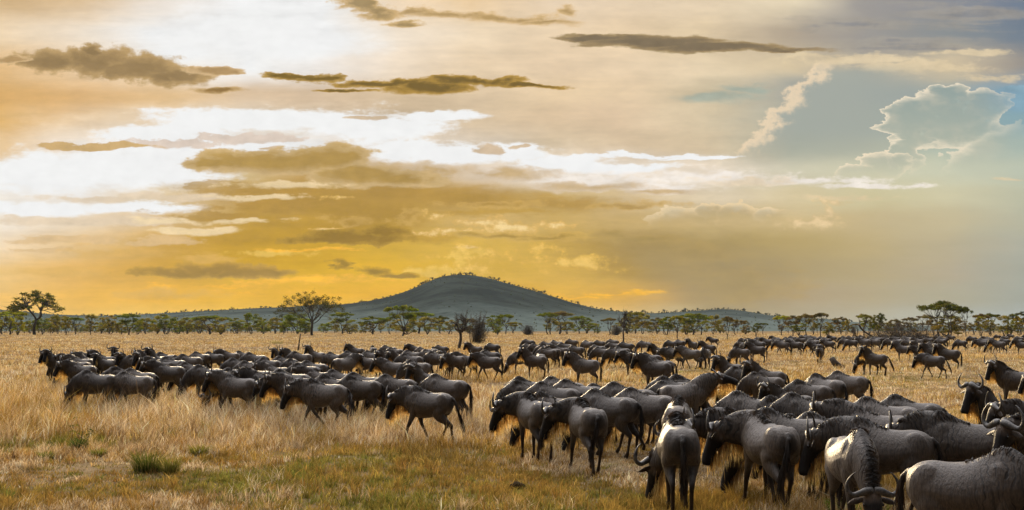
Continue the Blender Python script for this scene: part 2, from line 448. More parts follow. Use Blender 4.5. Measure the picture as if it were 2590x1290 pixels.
# hide of the wildebeest: tint.r = darkness (black face / legs), tint.g = brindle stripe zone
def hide_material():
    m, t, out = material('wildebeest hide')
    p = t.nodes.new('ShaderNodeBsdfPrincipled')
    tc = t.nodes.new('ShaderNodeTexCoord'); oc = tc.outputs['Object']
    x, y, z = sep(t, oc)
    r, g, b = sep(t, attr(t))
    oi = t.nodes.new('ShaderNodeObjectInfo'); rnd = X(t, oi.outputs['Random'])
    coat = mixc(t, rnd, (0.070, 0.051, 0.037), (0.104, 0.064, 0.036))
    coat = mixc(t, rnd.mad(7.31, 0.0)._m('FRACT', rnd.mad(7.31, 0.0)) * 0.7, coat, (0.046, 0.037, 0.031))
    coat = mixc(t, rnd.mad(3.77, 0.0)._m('FRACT', rnd.mad(3.77, 0.0)).step(0.55, 0.95) * 0.85, coat, (0.168, 0.136, 0.112))
    # broad soft patches and fine fur grain that runs down the flank
    n1 = noise(t, oc, 3.0, 4, 0.6)
    grain = noise(t, vec(t, x * 60.0, y * 60.0, z * 9.0), 1.0, 3, 0.7)
    coat = mixc(t, n1.step(0.38, 0.68) * 0.55, coat, (0.125, 0.100, 0.080))
    coat = mixc(t, grain.step(0.35, 0.65) * 0.6, coat, (0.020, 0.017, 0.015))
    # brindle stripes on neck and shoulder
    sw = noise(t, oc, 5.0, 2, 0.5)
    ph = (x + sw * 0.20 + z * 0.08) * 92.0
    st = ph._m('SINE', ph).step(0.35, 0.95) * g * noise(t, oc, 7.0, 2, 0.5).step(0.3, 0.6)
    coat = mixc(t, st * 0.8, coat, (0.014, 0.012, 0.011))
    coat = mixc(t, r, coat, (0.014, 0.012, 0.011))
    coat = mixc(t, b, coat, (0.10, 0.055, 0.022))
    t.links.new(coat, p.inputs['Base Color'])
    p.inputs['Roughness'].default_value = 0.46
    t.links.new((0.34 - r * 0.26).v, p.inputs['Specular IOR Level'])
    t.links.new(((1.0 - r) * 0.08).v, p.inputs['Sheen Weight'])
    p.inputs['Sheen Roughness'].default_value = 0.35
    p.inputs['Sheen Tint'].default_value = (1.0, 0.78, 0.5, 1)
    bp = t.nodes.new('ShaderNodeBump'); bp.inputs['Strength'].default_value = 0.6; bp.inputs['Distance'].default_value = 0.016
    h = grain + noise(t, vec(t, x * 16.0, y * 16.0, z * 5.0), 1.0, 3, 0.6) * 1.6 - st * 0.6
    t.links.new(h.v, bp.inputs['Height']); t.links.new(bp.outputs[0], p.inputs['Normal'])
    t.links.new(p.outputs[0], out.inputs['Surface'])
    return m

def horn_material():
    m, t, out = material('horn')
    p = t.nodes.new('ShaderNodeBsdfPrincipled')
    oc = t.nodes.new('ShaderNodeTexCoord').outputs['Object']
    n = noise(t, oc, 30.0, 3, 0.6)
    c = mixc(t, n.step(0.3, 0.7), (0.022, 0.019, 0.017), (0.085, 0.073, 0.062))
    c = mixc(t, 1.0, c, attr(t), 'MULTIPLY')
    t.links.new(c, p.inputs['Base Color']); p.inputs['Roughness'].default_value = 0.45
    bp = t.nodes.new('ShaderNodeBump'); bp.inputs['Strength'].default_value = 0.4; bp.inputs['Distance'].default_value = 0.01
    t.links.new(noise(t, oc, 60.0, 2, 0.5).v, bp.inputs['Height']); t.links.new(bp.outputs[0], p.inputs['Normal'])
    t.links.new(p.outputs[0], out.inputs['Surface'])
    return m

def plain_material(name, col, rough=0.5, spec=0.5):
    m, t, out = material(name)
    p = t.nodes.new('ShaderNodeBsdfPrincipled')
    p.inputs['Base Color'].default_value = (*col, 1); p.inputs['Roughness'].default_value = rough
    p.inputs['Specular IOR Level'].default_value = spec
    t.links.new(p.outputs[0], out.inputs['Surface'])
    return m

M_HIDE = hide_material()
M_HORN = horn_material()
M_EYE = plain_material('eye', (0.008, 0.006, 0.005), 0.12)
M_BEARD = strand_mat('beard hair', 0.85, 0.7, tcol=(1.0, 0.86, 0.50))
M_MANE = strand_mat('mane hair', 0.3, 0.42, tcol=(1.0, 0.7, 0.35), spec=0.4)

# ------------------------------------------------------------------ wildebeest
def smooth_curve(pts, n):
    """Catmull-Rom resample of rows of floats"""
    P = np.array(pts, float); out = []
    m = len(P)
    for i in range(n):
        u = i / (n - 1) * (m - 1); k = min(int(u), m - 2); f = u - k
        p0, p1, p2, p3 = P[max(k-1, 0)], P[k], P[k+1], P[min(k+2, m-1)]
        out.append(0.5 * ((2*p1) + (-p0+p2)*f + (2*p0-5*p1+4*p2-p3)*f*f + (-p0+3*p1-3*p2+p3)*f**3))
    return np.array(out)

POSES = {   # poll x, poll z, face pitch down (deg)
    'high':  (0.90, 1.52, 62), 'alert': (0.93, 1.42, 66), 'level': (1.00, 1.25, 64),
    'low':   (1.03, 1.05, 68), 'graze': (0.98, 0.58, 68), 'reach': (1.04, 1.36, 14),
}
# leg phases: foot x offset for FL, FR, HL, HR and lift
GAITS = {
    'stand': ((0.02, 0), (-0.03, 0), (0.03, 0), (-0.06, 0)),
    'walk':  ((0.26, 0), (-0.20, 0.05), (-0.24, 0.0), (0.20, 0.0)),
    'walk2': ((-0.22, 0.10), (0.22, 0), (0.24, 0.0), (-0.22, 0.02)),
    'rest':  ((0.06, 0), (0.02, 0), (-0.10, 0), (0.08, 0)),
}

def build_animal(pose, yaw=0.0, gait='stand', tail='hang', seed=0, voxel=0.015, lod=0):
    """returns dict of meshes; animal faces +X, feet on z = 0"""
    rs = np.random.default_rng(1000 + seed)
    hx, hz, pitch = POSES[pose]; hx -= 0.10; pitch = R(pitch); yaw = R(yaw)
    mb = MB()
    T = smooth_curve([
        (-0.66, 1.03, 0.86, 0.06, .1), (-0.62, 1.09, 0.78, 0.15, .1), (-0.52, 1.155, 0.70, 0.22, .15),
        (-0.38, 1.18, 0.675, 0.248, .25), (-0.21, 1.17, 0.635, 0.268, .28), (-0.02, 1.19, 0.595, 0.285, .28),
        (0.16, 1.26, 0.58, 0.272, .42), (0.30, 1.335, 0.595, 0.24, .58), (0.42, 1.335, 0.63, 0.21, .5),
        (0.54, 1.26, 0.71, 0.185, .35), (0.63, 1.14, 0.83, 0.12, .2)], 44)
    n = 28; V = []; F = []
    for (x, zt, zb, hw, nar) in T:
        zc = (zt + zb) / 2 - 0.02; 
        for k in range(n):
            th = 2 * math.pi * k / n; s_, c_ = math.sin(th), math.cos(th)
            w = hw * math.copysign(abs(c_) ** 0.9, c_) * (1 - nar * max(0, s_) ** 1.3) * (1 - 0.15 * max(0, -s_) ** 2)
            hgt = (zt - zc) if s_ > 0 else (zc - zb)
            V.append((x, w, zc + hgt * math.copysign(abs(s_) ** 0.95, s_)))
    for i in range(len(T) - 1):
        for k in range(n):
            k2 = (k + 1) % n
            F.append((i*n+k, i*n+k2, (i+1)*n+k2, (i+1)*n+k))
    F.append(tuple(range(n))[::-1]); F.append(tuple((len(T)-1)*n+k for k in range(n)))
    mb.add(V, F)
    # neck curve, turning with the head
    def turn(p, f):
        a = yaw * f; q = Vector((p[0] - 0.40, 0, 0))
        return Vector((0.40 + q.x * math.cos(a), q.x * math.sin(a), p[2]))
    n0 = Vector((0.34, 0, 1.00)); poll = Vector((hx, 0, hz))
    mid = n0.lerp(poll, 0.5) + Vector((0, 0, 0.05 if pose != 'graze' else 0.05))
    if pose == 'graze': mid += Vector((0.03, 0, 0.03))
    back = Vector((-math.cos(pitch), 0, math.sin(pitch)))
    nk = smooth_curve([(*n0, .32, .17), (*(n0.lerp(mid, .5) + Vector((0,0,.01))), .30, .16), (*mid, .26, .14),
                       (*(mid.lerp(poll, .55)), .205, .118), (*(poll + back * 0.02), .14, .092)], 12)
    pts = [turn(r[:3], min(1, i / 9)) for i, r in enumerate(nk)]
    mb.tube(pts, [(float(r[4]), float(r[3])) for r in nk], 20, flat=(math.sin(-yaw*.6), math.cos(yaw*.6), 0))
    # head
    cy, sy = math.cos(yaw), math.sin(yaw)
    ori = turn(poll, 1)
    Fv = Vector((math.cos(pitch) * cy, math.cos(pitch) * sy, -math.sin(pitch)))
    Sv = Vector((-sy, cy, 0)); Dv = Sv.cross(Fv) * -1
    if Dv.dot(Vector((cy, sy, 0))) < 0 and pitch > .5: Dv = -Dv
    if pitch <= .5 and Dv.z < 0: Dv = -Dv
    def hd(f, s_, d): return ori + (Fv * f + Sv * s_ + Dv * d) * 1.10
    H = smooth_curve([(-0.07, -0.02, .085, .105), (0.02, 0.0, .10, .125), (0.12, 0.0, .098, .122), (0.21, 0.008, .078, .102),
                      (0.31, 0.018, .064, .082), (0.39, 0.014, .066, .078), (0.455, 0.0, .074, .072), (0.495, -0.012, .058, .048)], 22)
    mb.tube([hd(r[0], 0, r[1]) for r in H], [(float(r[2]) * 1.1, float(r[3]) * 1.1) for r in H], 20, flat=tuple(Sv))
    for sg in (-1, 1):      # brow, nostril and jaw volumes
        mb.ellipsoid(hd(0.115, sg * 0.078, 0.045), (.035, .03, .035), nu=10, nv=6)
        mb.ellipsoid(hd(0.46, sg * 0.045, 0.03), (.03, .026, .03), nu=10, nv=6)
        mb.ellipsoid(hd(0.10, sg * 0.05, -0.07), (.06, .035, .06), nu=10, nv=6)
    # legs: muscle masses then tapered columns
    g = GAITS[gait]
    knees = []
    for idx, (sg, front) in enumerate(((1, 1), (-1, 1), (1, 0), (-1, 0))):
        dxf, lift = g[idx]
        if front:
            pth = [(0.36, sg*.125, 0.98), (0.37, sg*.135, 0.80), (0.385 + dxf*.18, sg*.125, 0.62), (0.40 + dxf*.52, sg*.115, 0.42 + lift*.6),
                   (0.405 + dxf*.60 - lift*.3, sg*.113, 0.37 + lift*.6), (0.40 + dxf*.85 - lift*1.4, sg*.11, 0.15 + lift*.9), (0.40 + dxf*.95 - lift*1.6, sg*.11, 0.095 + lift),
                   (0.425 + dxf - lift*1.6, sg*.11, 0.035 + lift), (0.435 + dxf - lift*1.6, sg*.11, 0.0 + lift)]
            rad = [(.07, .14), (.085, .13), (.056, .075), (.042, .046), (.038, .040), (.025, .027), (.032, .034), (.034, .042), (.036, .048)]
            mb.ellipsoid((0.31, sg*0.135, 0.95), (.15, .085, .25))
        else:
            pth = [(-0.49, sg*.12, 0.98), (-0.44, sg*.15, 0.78), (-0.43 + dxf*.15, sg*.142, 0.65), (-0.53 + dxf*.35, sg*.13, 0.53), (-0.63 + dxf*.55, sg*.12, 0.43),
                   (-0.62 + dxf*.62, sg*.117, 0.35 + lift*.3), (-0.59 + dxf*.88, sg*.115, 0.15 + lift), (-0.58 + dxf*.95, sg*.115, 0.095 + lift), (-0.555 + dxf, sg*.115, 0.035 + lift), (-0.54 + dxf, sg*.115, 0.0 + lift)]
            rad = [(.09, .20), (.105, .19), (.088, .145), (.056, .082), (.036, .055), (.030, .036), (.027, .030), (.034, .036), (.035, .044), (.037, .050)]
            mb.ellipsoid((-0.42, sg*0.13, 0.91), (.20, .11, .25))
        pth = [(p[0] + (-0.05 if front else 0.085), p[1], p[2]) for p in pth]
        S = smooth_curve([(*p, *r) for p, r in zip(pth, rad)], 26)
        mb.tube([r[:3] for r in S], [(float(r[3]), float(r[4])) for r in S], 14, flat=(0, 1, 0))
    # tail stalk
    sway = {'hang': (0.0, 0.0), 'swing': (0.05, 0.13), 'out': (-0.22, 0.05), 'curl': (-0.10, -0.10)}[tail]
    tp = [(-0.71, 0, 1.07), (-0.795, sway[1]*.2, 1.00), (-0.82 + sway[0]*.3, sway[1]*.5, 0.84), (-0.815 + sway[0]*.7, sway[1]*.8, 0.66), (-0.81 + sway[0], sway[1], 0.52)]
    tp = [(p[0] + .09, p[1], p[2]) for p in tp]
    mb.tube(tp, [.038, .034, .026, .022, .02], 10)
    tmp = bpy.data.objects.new('tmp', mb.mesh('tmp', []))
    COL.objects.link(tmp)
    rm = tmp.modifiers.new('r', 'REMESH'); rm.mode = 'VOXEL'; rm.voxel_size = voxel; rm.use_smooth_shade = True
    sm = tmp.modifiers.new('s', 'SMOOTH'); sm.factor = 0.5; sm.iterations = 4 if voxel < .02 else 2
    dg = bpy.context.evaluated_depsgraph_get()
    body = bpy.data.meshes.new_from_object(tmp.evaluated_get(dg))
    bpy.data.objects.remove(tmp)
    body.name = 'wildebeest_body'
    nv_ = len(body.vertices); co = np.empty(nv_ * 3); body.vertices.foreach_get('co', co); co = co.reshape(-1, 3)
    crest_p = []
    for f in (11, 9, 7, 5):
        c_ = pts[f]; tdir = (pts[min(f+1, 11)] - pts[f-1]).normalized()
        sd_ = Vector((-math.sin(yaw * f / 9), math.cos(yaw * f / 9), 0)); dn = tdir.cross(sd_)
        if dn.z < 0: dn = -dn
        if pose == 'graze' and dn.x < 0: dn = -dn
        crest_p.append(c_ + dn * (float(nk[f][3]) * 1.0))
    crest_p += [Vector((0.53, 0, 1.26)) if pose != 'graze' else Vector((0.54, 0, 1.235)), Vector((0.40, 0, 1.335)), Vector((0.27, 0, 1.32)), Vector((0.10, 0, 1.235)), Vector((-0.04, 0, 1.19))]
    if pose in ('high', 'alert', 'reach'):      # neck stands above the chest line here
        crest_p[4] = (crest_p[3] + Vector((0.40, 0, 1.33))) / 2
    CR = smooth_curve([tuple(p) for p in crest_p], 80)
    # pigment
    o = np.array(ori); fv = np.array(Fv); rel = co - o
    along = rel @ fv; dist_h = np.linalg.norm(rel - np.outer(along, fv), axis=1)
    head = np.clip((along - 0.02) / 0.14, 0, 1) * (dist_h < 0.19)
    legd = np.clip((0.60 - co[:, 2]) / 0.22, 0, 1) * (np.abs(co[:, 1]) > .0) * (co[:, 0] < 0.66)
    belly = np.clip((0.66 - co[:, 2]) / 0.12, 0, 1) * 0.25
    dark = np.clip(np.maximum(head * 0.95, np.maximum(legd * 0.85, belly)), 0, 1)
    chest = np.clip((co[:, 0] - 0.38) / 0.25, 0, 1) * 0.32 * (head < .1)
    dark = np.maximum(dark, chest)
    dcr = np.full(nv_, 9.0)
    for q_ in CR[::2]: dcr = np.minimum(dcr, np.linalg.norm(co - q_, axis=1))
    crest = np.clip(1.35 - dcr / 0.05, 0, 1) * 0.85
    dark = np.maximum(dark, crest)
    rumpd = np.clip((-0.61 - co[:, 0]) / 0.06, 0, 1) * 0.75
    dark = np.maximum(dark, rumpd)
    stripe = np.clip((co[:, 0] + 0.02) / 0.22, 0, 1) * np.clip((co[:, 2] - 0.55) / 0.2, 0, 1) * (1 - head)
    brow = np.clip(1 - np.abs(along - 0.05) / 0.09, 0, 1) * (dist_h < .15) * 0.5
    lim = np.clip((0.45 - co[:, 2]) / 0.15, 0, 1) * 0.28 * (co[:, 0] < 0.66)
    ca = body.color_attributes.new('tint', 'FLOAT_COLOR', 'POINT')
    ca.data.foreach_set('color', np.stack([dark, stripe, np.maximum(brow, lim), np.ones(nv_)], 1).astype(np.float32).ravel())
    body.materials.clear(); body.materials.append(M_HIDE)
    out = {'body': body}

    # horns: out sideways, a little down, then up and in
    hs = 1.0 + rs.uniform(-.12, .12)
    parts = MB()
    def horn(mbx, sg):
        prof = smooth_curve([(.015, .0, .030, .050), (.075, -.005, .035, .052), (.15, -.03, .022, .042), (.225, -.045, .0, .035), (.285, -.01, .0, .029),
                             (.305, .06, .005, .023), (.285, .135, .01, .017), (.235, .20, .02, .010), (.20, .225, .025, .003)], 22)
        P = []; Rr = []; Cc = []
        up = (-Fv * 0.93 + Dv * 0.37).normalized()
        for q in prof:
            P.append(hd(-0.015, 0, 0.075) + Sv * (sg * q[0] * hs) + up * (q[1] * hs) + Dv * q[2])
            Rr.append(float(q[3]) * .95)
        mbx.tube(P, Rr, 10, col=(1, 1, 1))
    for nm, sg in (('h0', 1), ('h1', -1)):
        h = MB(); horn(h, sg); out[nm] = h.mesh('horn', [M_HORN])
    # ears
    for nm, sg in (('e0', 1), ('e1', -1)):
        e = MB(); dr = (Sv * sg * 0.95 + Fv * 0.28 - Dv * 0.12).normalized()
        b0 = hd(0.045, sg * .075, 0.01)
        e.tube([b0, b0 + dr*.05, b0 + dr*.11, b0 + dr*.17, b0 + dr*.215],
               [(.018, .016), (.034, .014), (.040, .010), (.026, .008), (.003, .003)], 10, flat=tuple(Fv - dr * Fv.dot(dr)),
               col=(.5, 0, .2))
        out[nm] = e.mesh('ear', [M_HIDE])
    # eyes
    for nm, sg in (('y0', 1), ('y1', -1)):
        e = MB(); e.ellipsoid(hd(0.125, sg * .098, 0.045), (.017, .017, .017), nu=10, nv=8)
        out[nm] = e.mesh('eye', [M_EYE])
    # hair ---------------------------------------------------------------
    q = 1.0 if lod == 0 else 0.5
    def strands(P0, P1, droop, w0, c0, c1):
        P0 = np.array(P0); P1 = np.array(P1); N = len(P0)
        d = P1 - P0; L = np.linalg.norm(d, axis=1, keepdims=True)
        side = rs.normal(size=(N, 3)); side -= d * (np.sum(side * d, 1, keepdims=True) / (L ** 2 + 1e-9)); side /= np.linalg.norm(side, axis=1, keepdims=True) + 1e-9
        mid_ = P0 + d * .5 + rs.normal(size=(N, 3)) * L * .05 + droop
        return ribbon_arrays(P0, P1, mid_, np.full(N, w0 / q ** .5), c0, c1, side)
    # beard: throat from chin to chest
    N = int(400 * q)
    throat = [hd(0.42, 0, -0.05), hd(0.30, 0, -0.07), hd(0.15, 0, -0.11)]
    for f in (8, 6, 4, 2):
        c_ = pts[f]; tdir = (pts[min(f+1, 11)] - pts[f-1]).normalized()
        sd_ = Vector((-math.sin(yaw * f / 9), math.cos(yaw * f / 9), 0)); dn = tdir.cross(sd_); 
        if dn.z > 0 : dn = -dn
        if pose == 'graze' and dn.x > 0: dn = -dn
        throat.append(c_ + dn * (float(nk[f][3]) * 0.92))
    TH = smooth_curve([tuple(p) for p in throat], 60)
    ti = rs.integers(0, 60, N); base_ = TH[ti] + rs.normal(size=(N, 3)) * [0.014, 0.026, 0.014]
    tt = ti / 59.0
    Lb = (0.13 + 0.19 * np.sin(np.clip(tt * 1.05 + .12, 0, 1) * math.pi)) * rs.uniform(.6, 1.2, N)
    dr = np.tile([0.02, 0, -1.0], (N, 1)) + rs.normal(size=(N, 3)) * .16
    c0 = np.tile([0.55, 0.40, 0.22], (N, 1)) * rs.uniform(.55, 1.15, (N, 1)); c1 = np.tile([0.95, 0.74, 0.40], (N, 1)) * rs.uniform(.65, 1.0, (N, 1))
    darkb = (rs.random(N) < .06)[:, None]; c0 = np.where(darkb, c0 * .2, c0); c1 = np.where(darkb, c1 * .2, c1)
    Vb, Cb = strands(base_, base_ + dr * Lb[:, None], np.array([0.01, 0, 0]), 0.0055, c0, c1)
    out['beard'] = ribbon_mesh('beard', Vb, Cb, [M_BEARD])
    # mane: crest from poll to behind the withers
    N = int((700, 1000, 450)[seed % 3] * q)
    ci = rs.integers(0, 80, N); b_ = CR[ci] + rs.normal(size=(N, 3)) * [0.008, 0.016, 0.005]
    tg_ = np.gradient(CR, axis=0)[ci]; tg_ /= np.linalg.norm(tg_, axis=1, keepdims=True)
    sgn = np.where(rs.random(N) < .5 + .3 * math.sin(seed), 1, -1)
    cu = ci / 79.0
    L = (0.08 + (0.13, 0.17, 0.08)[seed % 3] * np.sin(np.clip(cu * 1.0, 0, 1) * math.pi)) * rs.uniform(.55, 1.2, N)
    side_ = np.stack([tg_[:, 1] * -1, tg_[:, 0], 0 * tg_[:, 0]], 1) ; side_ /= np.linalg.norm(side_, axis=1, keepdims=True) + 1e-6
    nsd = np.where(np.abs(side_[:, 1:2]) < .05, np.array([[0, 1.0, 0]]), side_)
    drm = nsd * np.sign(nsd[:, 1:2]) * (sgn * 0.55)[:, None] + tg_ * .55 * (L / .2)[:, None] + np.array([0, 0, -1.0])
    drm /= np.linalg.norm(drm, axis=1, keepdims=True); drm += rs.normal(size=(N, 3)) * .07
    c0 = np.tile([0.020, 0.017, 0.015], (N, 1)); c1 = np.tile([0.075, 0.052, 0.034], (N, 1)) * rs.uniform(.4, 2.2, (N, 1))
    lift_ = np.concatenate([nsd * np.sign(nsd[:, 1:2]) * (sgn * 0.045)[:, None]]) + [0, 0, 0.02]
    Vm, Cm = strands(b_, b_ + drm * L[:, None], lift_, 0.006, c0, c1)
    out['mane'] = ribbon_mesh('mane', Vm, Cm, [M_MANE])
    # tail brush
    N = int(240 * q)
    TP = smooth_curve(tp, 30); ti = rs.integers(9, 30, N); b_ = TP[ti] + rs.normal(size=(N, 3)) * .010
    L = rs.uniform(.22, .42, N) * (1.0 if tail != 'out' else .9)
    dirn = TP[ti] - TP[ti - 3]; dirn /= np.linalg.norm(dirn, axis=1, keepdims=True)
    dd = dirn * (.8 if tail == 'out' else .45) + [0, 0, -.6] + rs.normal(size=(N, 3)) * .07; dd /= np.linalg.norm(dd, axis=1, keepdims=True)
    if tail == 'curl': dd = dd * [1.6, -1.6, .5] + [.3, .3, -.1]
    e_ = b_ + dd * L[:, None]; e_[:, 2] = np.maximum(e_[:, 2], 0.16)
    c0 = np.tile([0.018, 0.015, 0.013], (N, 1)); c1 = np.tile([0.035, 0.024, 0.016], (N, 1)) * rs.uniform(.6, 2.0, (N, 1))
    Vt, Ct = strands(b_, e_, np.array([-0.01, 0, 0.0]), 0.007, c0, c1)
    out['tail'] = ribbon_mesh('tail_tuft', Vt, Ct, [M_MANE])
    return out

def join_meshes(d, name):
    """one mesh out of several, for animals too far off to show their parts"""
    mats = [M_HIDE, M_HORN, M_BEARD, M_MANE]
    VV, LL, SS, MM, CC = [], [], [], [], []; vo = lo = 0
    for k, me in d.items():
        if k in ('y0', 'y1'): continue
        nv_ = len(me.vertices); a = np.empty(nv_*3, np.float32); me.vertices.foreach_get('co', a); VV.append(a)
        c = np.empty(nv_*4, np.float32); me.color_attributes['tint'].data.foreach_get('color', c); CC.append(c)
        l = np.empty(len(me.loops), np.int32); me.loops.foreach_get('vertex_index', l); LL.append(l + vo)
        s_ = np.empty(len(me.polygons), np.int32); me.polygons.foreach_get('loop_start', s_); SS.append(s_ + lo)
        MM.append(np.full(len(me.polygons), mats.index(me.materials[0]), np.int32))
        vo += nv_; lo += len(l)
    me = bpy.data.meshes.new(name)
    V_ = np.concatenate(VV); me.vertices.add(len(V_)//3); me.vertices.foreach_set('co', V_)
    L_ = np.concatenate(LL); me.loops.add(len(L_)); me.loops.foreach_set('vertex_index', L_)
    S_ = np.concatenate(SS); me.polygons.add(len(S_)); me.polygons.foreach_set('loop_start', S_)
    me.polygons.foreach_set('material_index', np.concatenate(MM))
    ca = me.color_attributes.new('tint', 'FLOAT_COLOR', 'POINT'); ca.data.foreach_set('color', np.concatenate(CC))
    me.polygons.foreach_set('use_smooth', np.ones(len(S_), bool))
    for m in mats: me.materials.append(m)
    me.update(calc_edges=True)
    return me

VARIANTS = {}
def variant(pose, yaw=0, gait='stand', tail='hang', seed=0, far=False):
    key = (pose, yaw, gait, tail, seed, far)
    if key not in VARIANTS:
        d = build_animal(pose, yaw, gait, tail, seed, voxel=0.024 if far else 0.015, lod=1 if far else 0)
        VARIANTS[key] = {'one': join_meshes(d, 'wildebeest')} if far else d
    return VARIANTS[key]
PART_NAMES = {'body': 'body', 'h0': 'horn', 'h1': 'horn', 'e0': 'ear', 'e1': 'ear', 'y0': 'eye', 'y1': 'eye', 'beard': 'beard', 'mane': 'mane', 'tail': 'tail_tuft'}
def place_animal(loc, heading, label, group, scale=1.0, **kw):
    far = kw.get('far', False)
    d = variant(**kw)
    if far:
        o = bpy.data.objects.new('wildebeest', d['one'])
    else:
        o = bpy.data.objects.new('wildebeest', None); o.empty_display_size = .3
    COL.objects.link(o)
    o.location = loc; o.rotation_euler = (0, 0, heading); o.scale = (scale * .93, scale * 1.04, scale)
    o['label'] = label; o['category'] = 'wildebeest'; o['group'] = group
    if not far:
        for k, me in d.items():
            c = bpy.data.objects.new(PART_NAMES[k], me); COL.objects.link(c); c.parent = o
    return o

# ------------------------------------------------------------------ fields over the plain
class Field:
    def __init__(s, cell, seed, oct=3):
        r = np.random.default_rng(seed); s.cell = cell; s.oct = oct
        s.g = [r.random((128, 128)) for _ in range(oct)]
    def __call__(s, x, y):
        out = 0; amp = 1; tot = 0; c = s.cell
        for g in s.g:
            u = np.asarray(x) / c + 64.37; v = np.asarray(y) / c + 11.7
            i = np.floor(u).astype(int); j = np.floor(v).astype(int); fu = u - i; fv = v - j
            fu = fu*fu*(3-2*fu); fv = fv*fv*(3-2*fv); i %= 128; j %= 128; i1 = (i+1) % 128; j1 = (j+1) % 128
            out = out + amp * ((g[i, j]*(1-fu)+g[i1, j]*fu)*(1-fv) + (g[i, j1]*(1-fu)+g[i1, j1]*fu)*fv)
            tot += amp; amp *= .5; c /= 2.03
        return out / tot
def sst(a, b, v): t = np.clip((v - a) / (b - a), 0, 1); return t*t*(3-2*t)

# ------------------------------------------------------------------ ground
def ground_material():
    m, t, out = material('savanna soil and litter')
    p = t.nodes.new('ShaderNodeBsdfPrincipled')
    oc = t.nodes.new('ShaderNodeTexCoord').outputs['Object']
    x, y, z = sep(t, oc)
    big = noise(t, oc, 0.035, 5, 0.6); med = noise(t, oc, 0.45, 6, 0.65); fin = noise(t, oc, 7.0, 6, 0.75)
    pat = noise(t, vec(t, x * 0.05, y * 0.02, 4.0), 1.0, 5, 0.6)
    c = mixc(t, fin.step(0.3, 0.7), (0.045, 0.030, 0.019), (0.17, 0.115, 0.062))
    c = mixc(t, med.step(0.42, 0.62) * 0.75, c, (0.21, 0.145, 0.085))
    c = mixc(t, pat.step(0.46, 0.62) * 0.6, c, (0.26, 0.18, 0.05))
    c = mixc(t, (med * big * 4.0).step(1.02, 1.45) * 0.55, c, (0.15, 0.14, 0.025))
    farm = noise(t, vec(t, x * 0.9, y * 0.12, 2.0), 1.0, 6, 0.75)
    c = mixc(t, farm.step(0.35, 0.68) * 0.5, c, (0.34, 0.25, 0.155))
    t.links.new(c, p.inputs['Base Color']); p.inputs['Roughness'].default_value = 1.0
    p.inputs['Specular IOR Level'].default_value = 0.0
    bp = t.nodes.new('ShaderNodeBump'); bp.inputs['Strength'].default_value = 0.8; bp.inputs['Distance'].default_value = 0.08
    t.links.new((fin + med).v, bp.inputs['Height']); t.links.new(bp.outputs[0], p.inputs['Normal'])
    t.links.new(p.outputs[0], out.inputs['Surface'])
    return m
def struct(name, me, label=None, kind='structure'):
    o = bpy.data.objects.new(name, me); COL.objects.link(o); o['kind'] = kind
    if label: o['label'] = label
    return o
und = Field(9.0, 5, 3)
xs = np.concatenate([-np.geomspace(3400, 60, 26), np.linspace(-55, 55, 61), np.geomspace(60, 3400, 26)])
ys = np.concatenate([-np.geomspace(300, 4, 10), np.linspace(0, 100, 76), np.geomspace(104, 3400, 40)])
gx, gy = np.meshgrid(xs, ys)
fade = sst(140, 70, np.hypot(gx, gy))
gz = -0.05 * und(gx, gy) * fade
V = np.stack([gx, gy, gz], -1).reshape(-1, 3)
nx, ny = len(xs), len(ys)
F = [(j*nx+i, j*nx+i+1, (j+1)*nx+i+1, (j+1)*nx+i) for j in range(ny-1) for i in range(nx-1)]
me = bpy.data.meshes.new('ground'); me.from_pydata(V.tolist(), [], F); me.materials.append(ground_material())
me.polygons.foreach_set('use_smooth', np.ones(len(F), bool))
struct('ground', me)

# ------------------------------------------------------------------ hills
PROF = [(-900,815),(-500,800),(-200,783),(0,782),(60,786),(120,793),(250,798),(400,792),(500,786),(640,778),(730,776),(800,770),(860,771),(905,765),(950,759),(985,751),(1010,743),(1035,733),(1060,722),(1085,710),(1110,700),(1135,694),(1165,692),(1200,694),(1230,700),(1260,708),(1300,719),(1350,733),(1400,748),(1450,764),(1500,777),(1560,786),(1640,791),(1700,789),(1760,785),(1830,780),(1880,785),(1950,797),(2000,802),(2050,804),(2100,806),(2160,813),(2220,819),(2300,823),(2450,824),(2600,824),(3200,822)]
PXp = np.array([p[0] for p in PROF], float); PYp = np.array([p[1] for p in PROF], float)
RD = 2600.0
hn = Field(160.0, 21, 4); hn2 = Field(420.0, 3, 3)
def hill_h(px): 
    k_ = np.interp(px, PXp, PYp); k2 = (np.interp(px - 14, PXp, PYp) + np.interp(px + 14, PXp, PYp) + k_) / 3
    return (832 - k2) / FPX * RD + 2.0
def hill_shape(D):
    return np.where(D < RD, 0.25 * sst(1350, 2350, D) + 0.75 * sst(1500, RD + 60, D) ** 1.35, sst(3350, RD + 60, D))
def hill_point(px, D):
    u = (px - 1295) / FPX
    s_ = hill_shape(np.asarray(D, float))
    nzz = (hn(u * D, D) - .5) * 9.0 * sst(.1, .8, s_) * np.minimum(1, hill_h(px) / 60)
    nz2 = (hn2(u * D, D) - .5) * 26 * s_ * (1 - sst(.75, 1.0, s_)) * np.minimum(1, hill_h(px) / 60)
    return u * D, D, hill_h(px) * s_ + nzz * (1 - sst(.9, 1, s_) * .7) + nz2 - 0.6
pxs = np.arange(-1500, 4100, 9.0); Ds = np.concatenate([np.linspace(1330, 2560, 60), np.linspace(2575, 3350, 30)])
PP, DD = np.meshgrid(pxs, Ds)
hx_, hy_, hz_ = hill_point(PP, DD)
V = np.stack([hx_, hy_, hz_], -1).reshape(-1, 3); nx, ny = len(pxs), len(Ds)
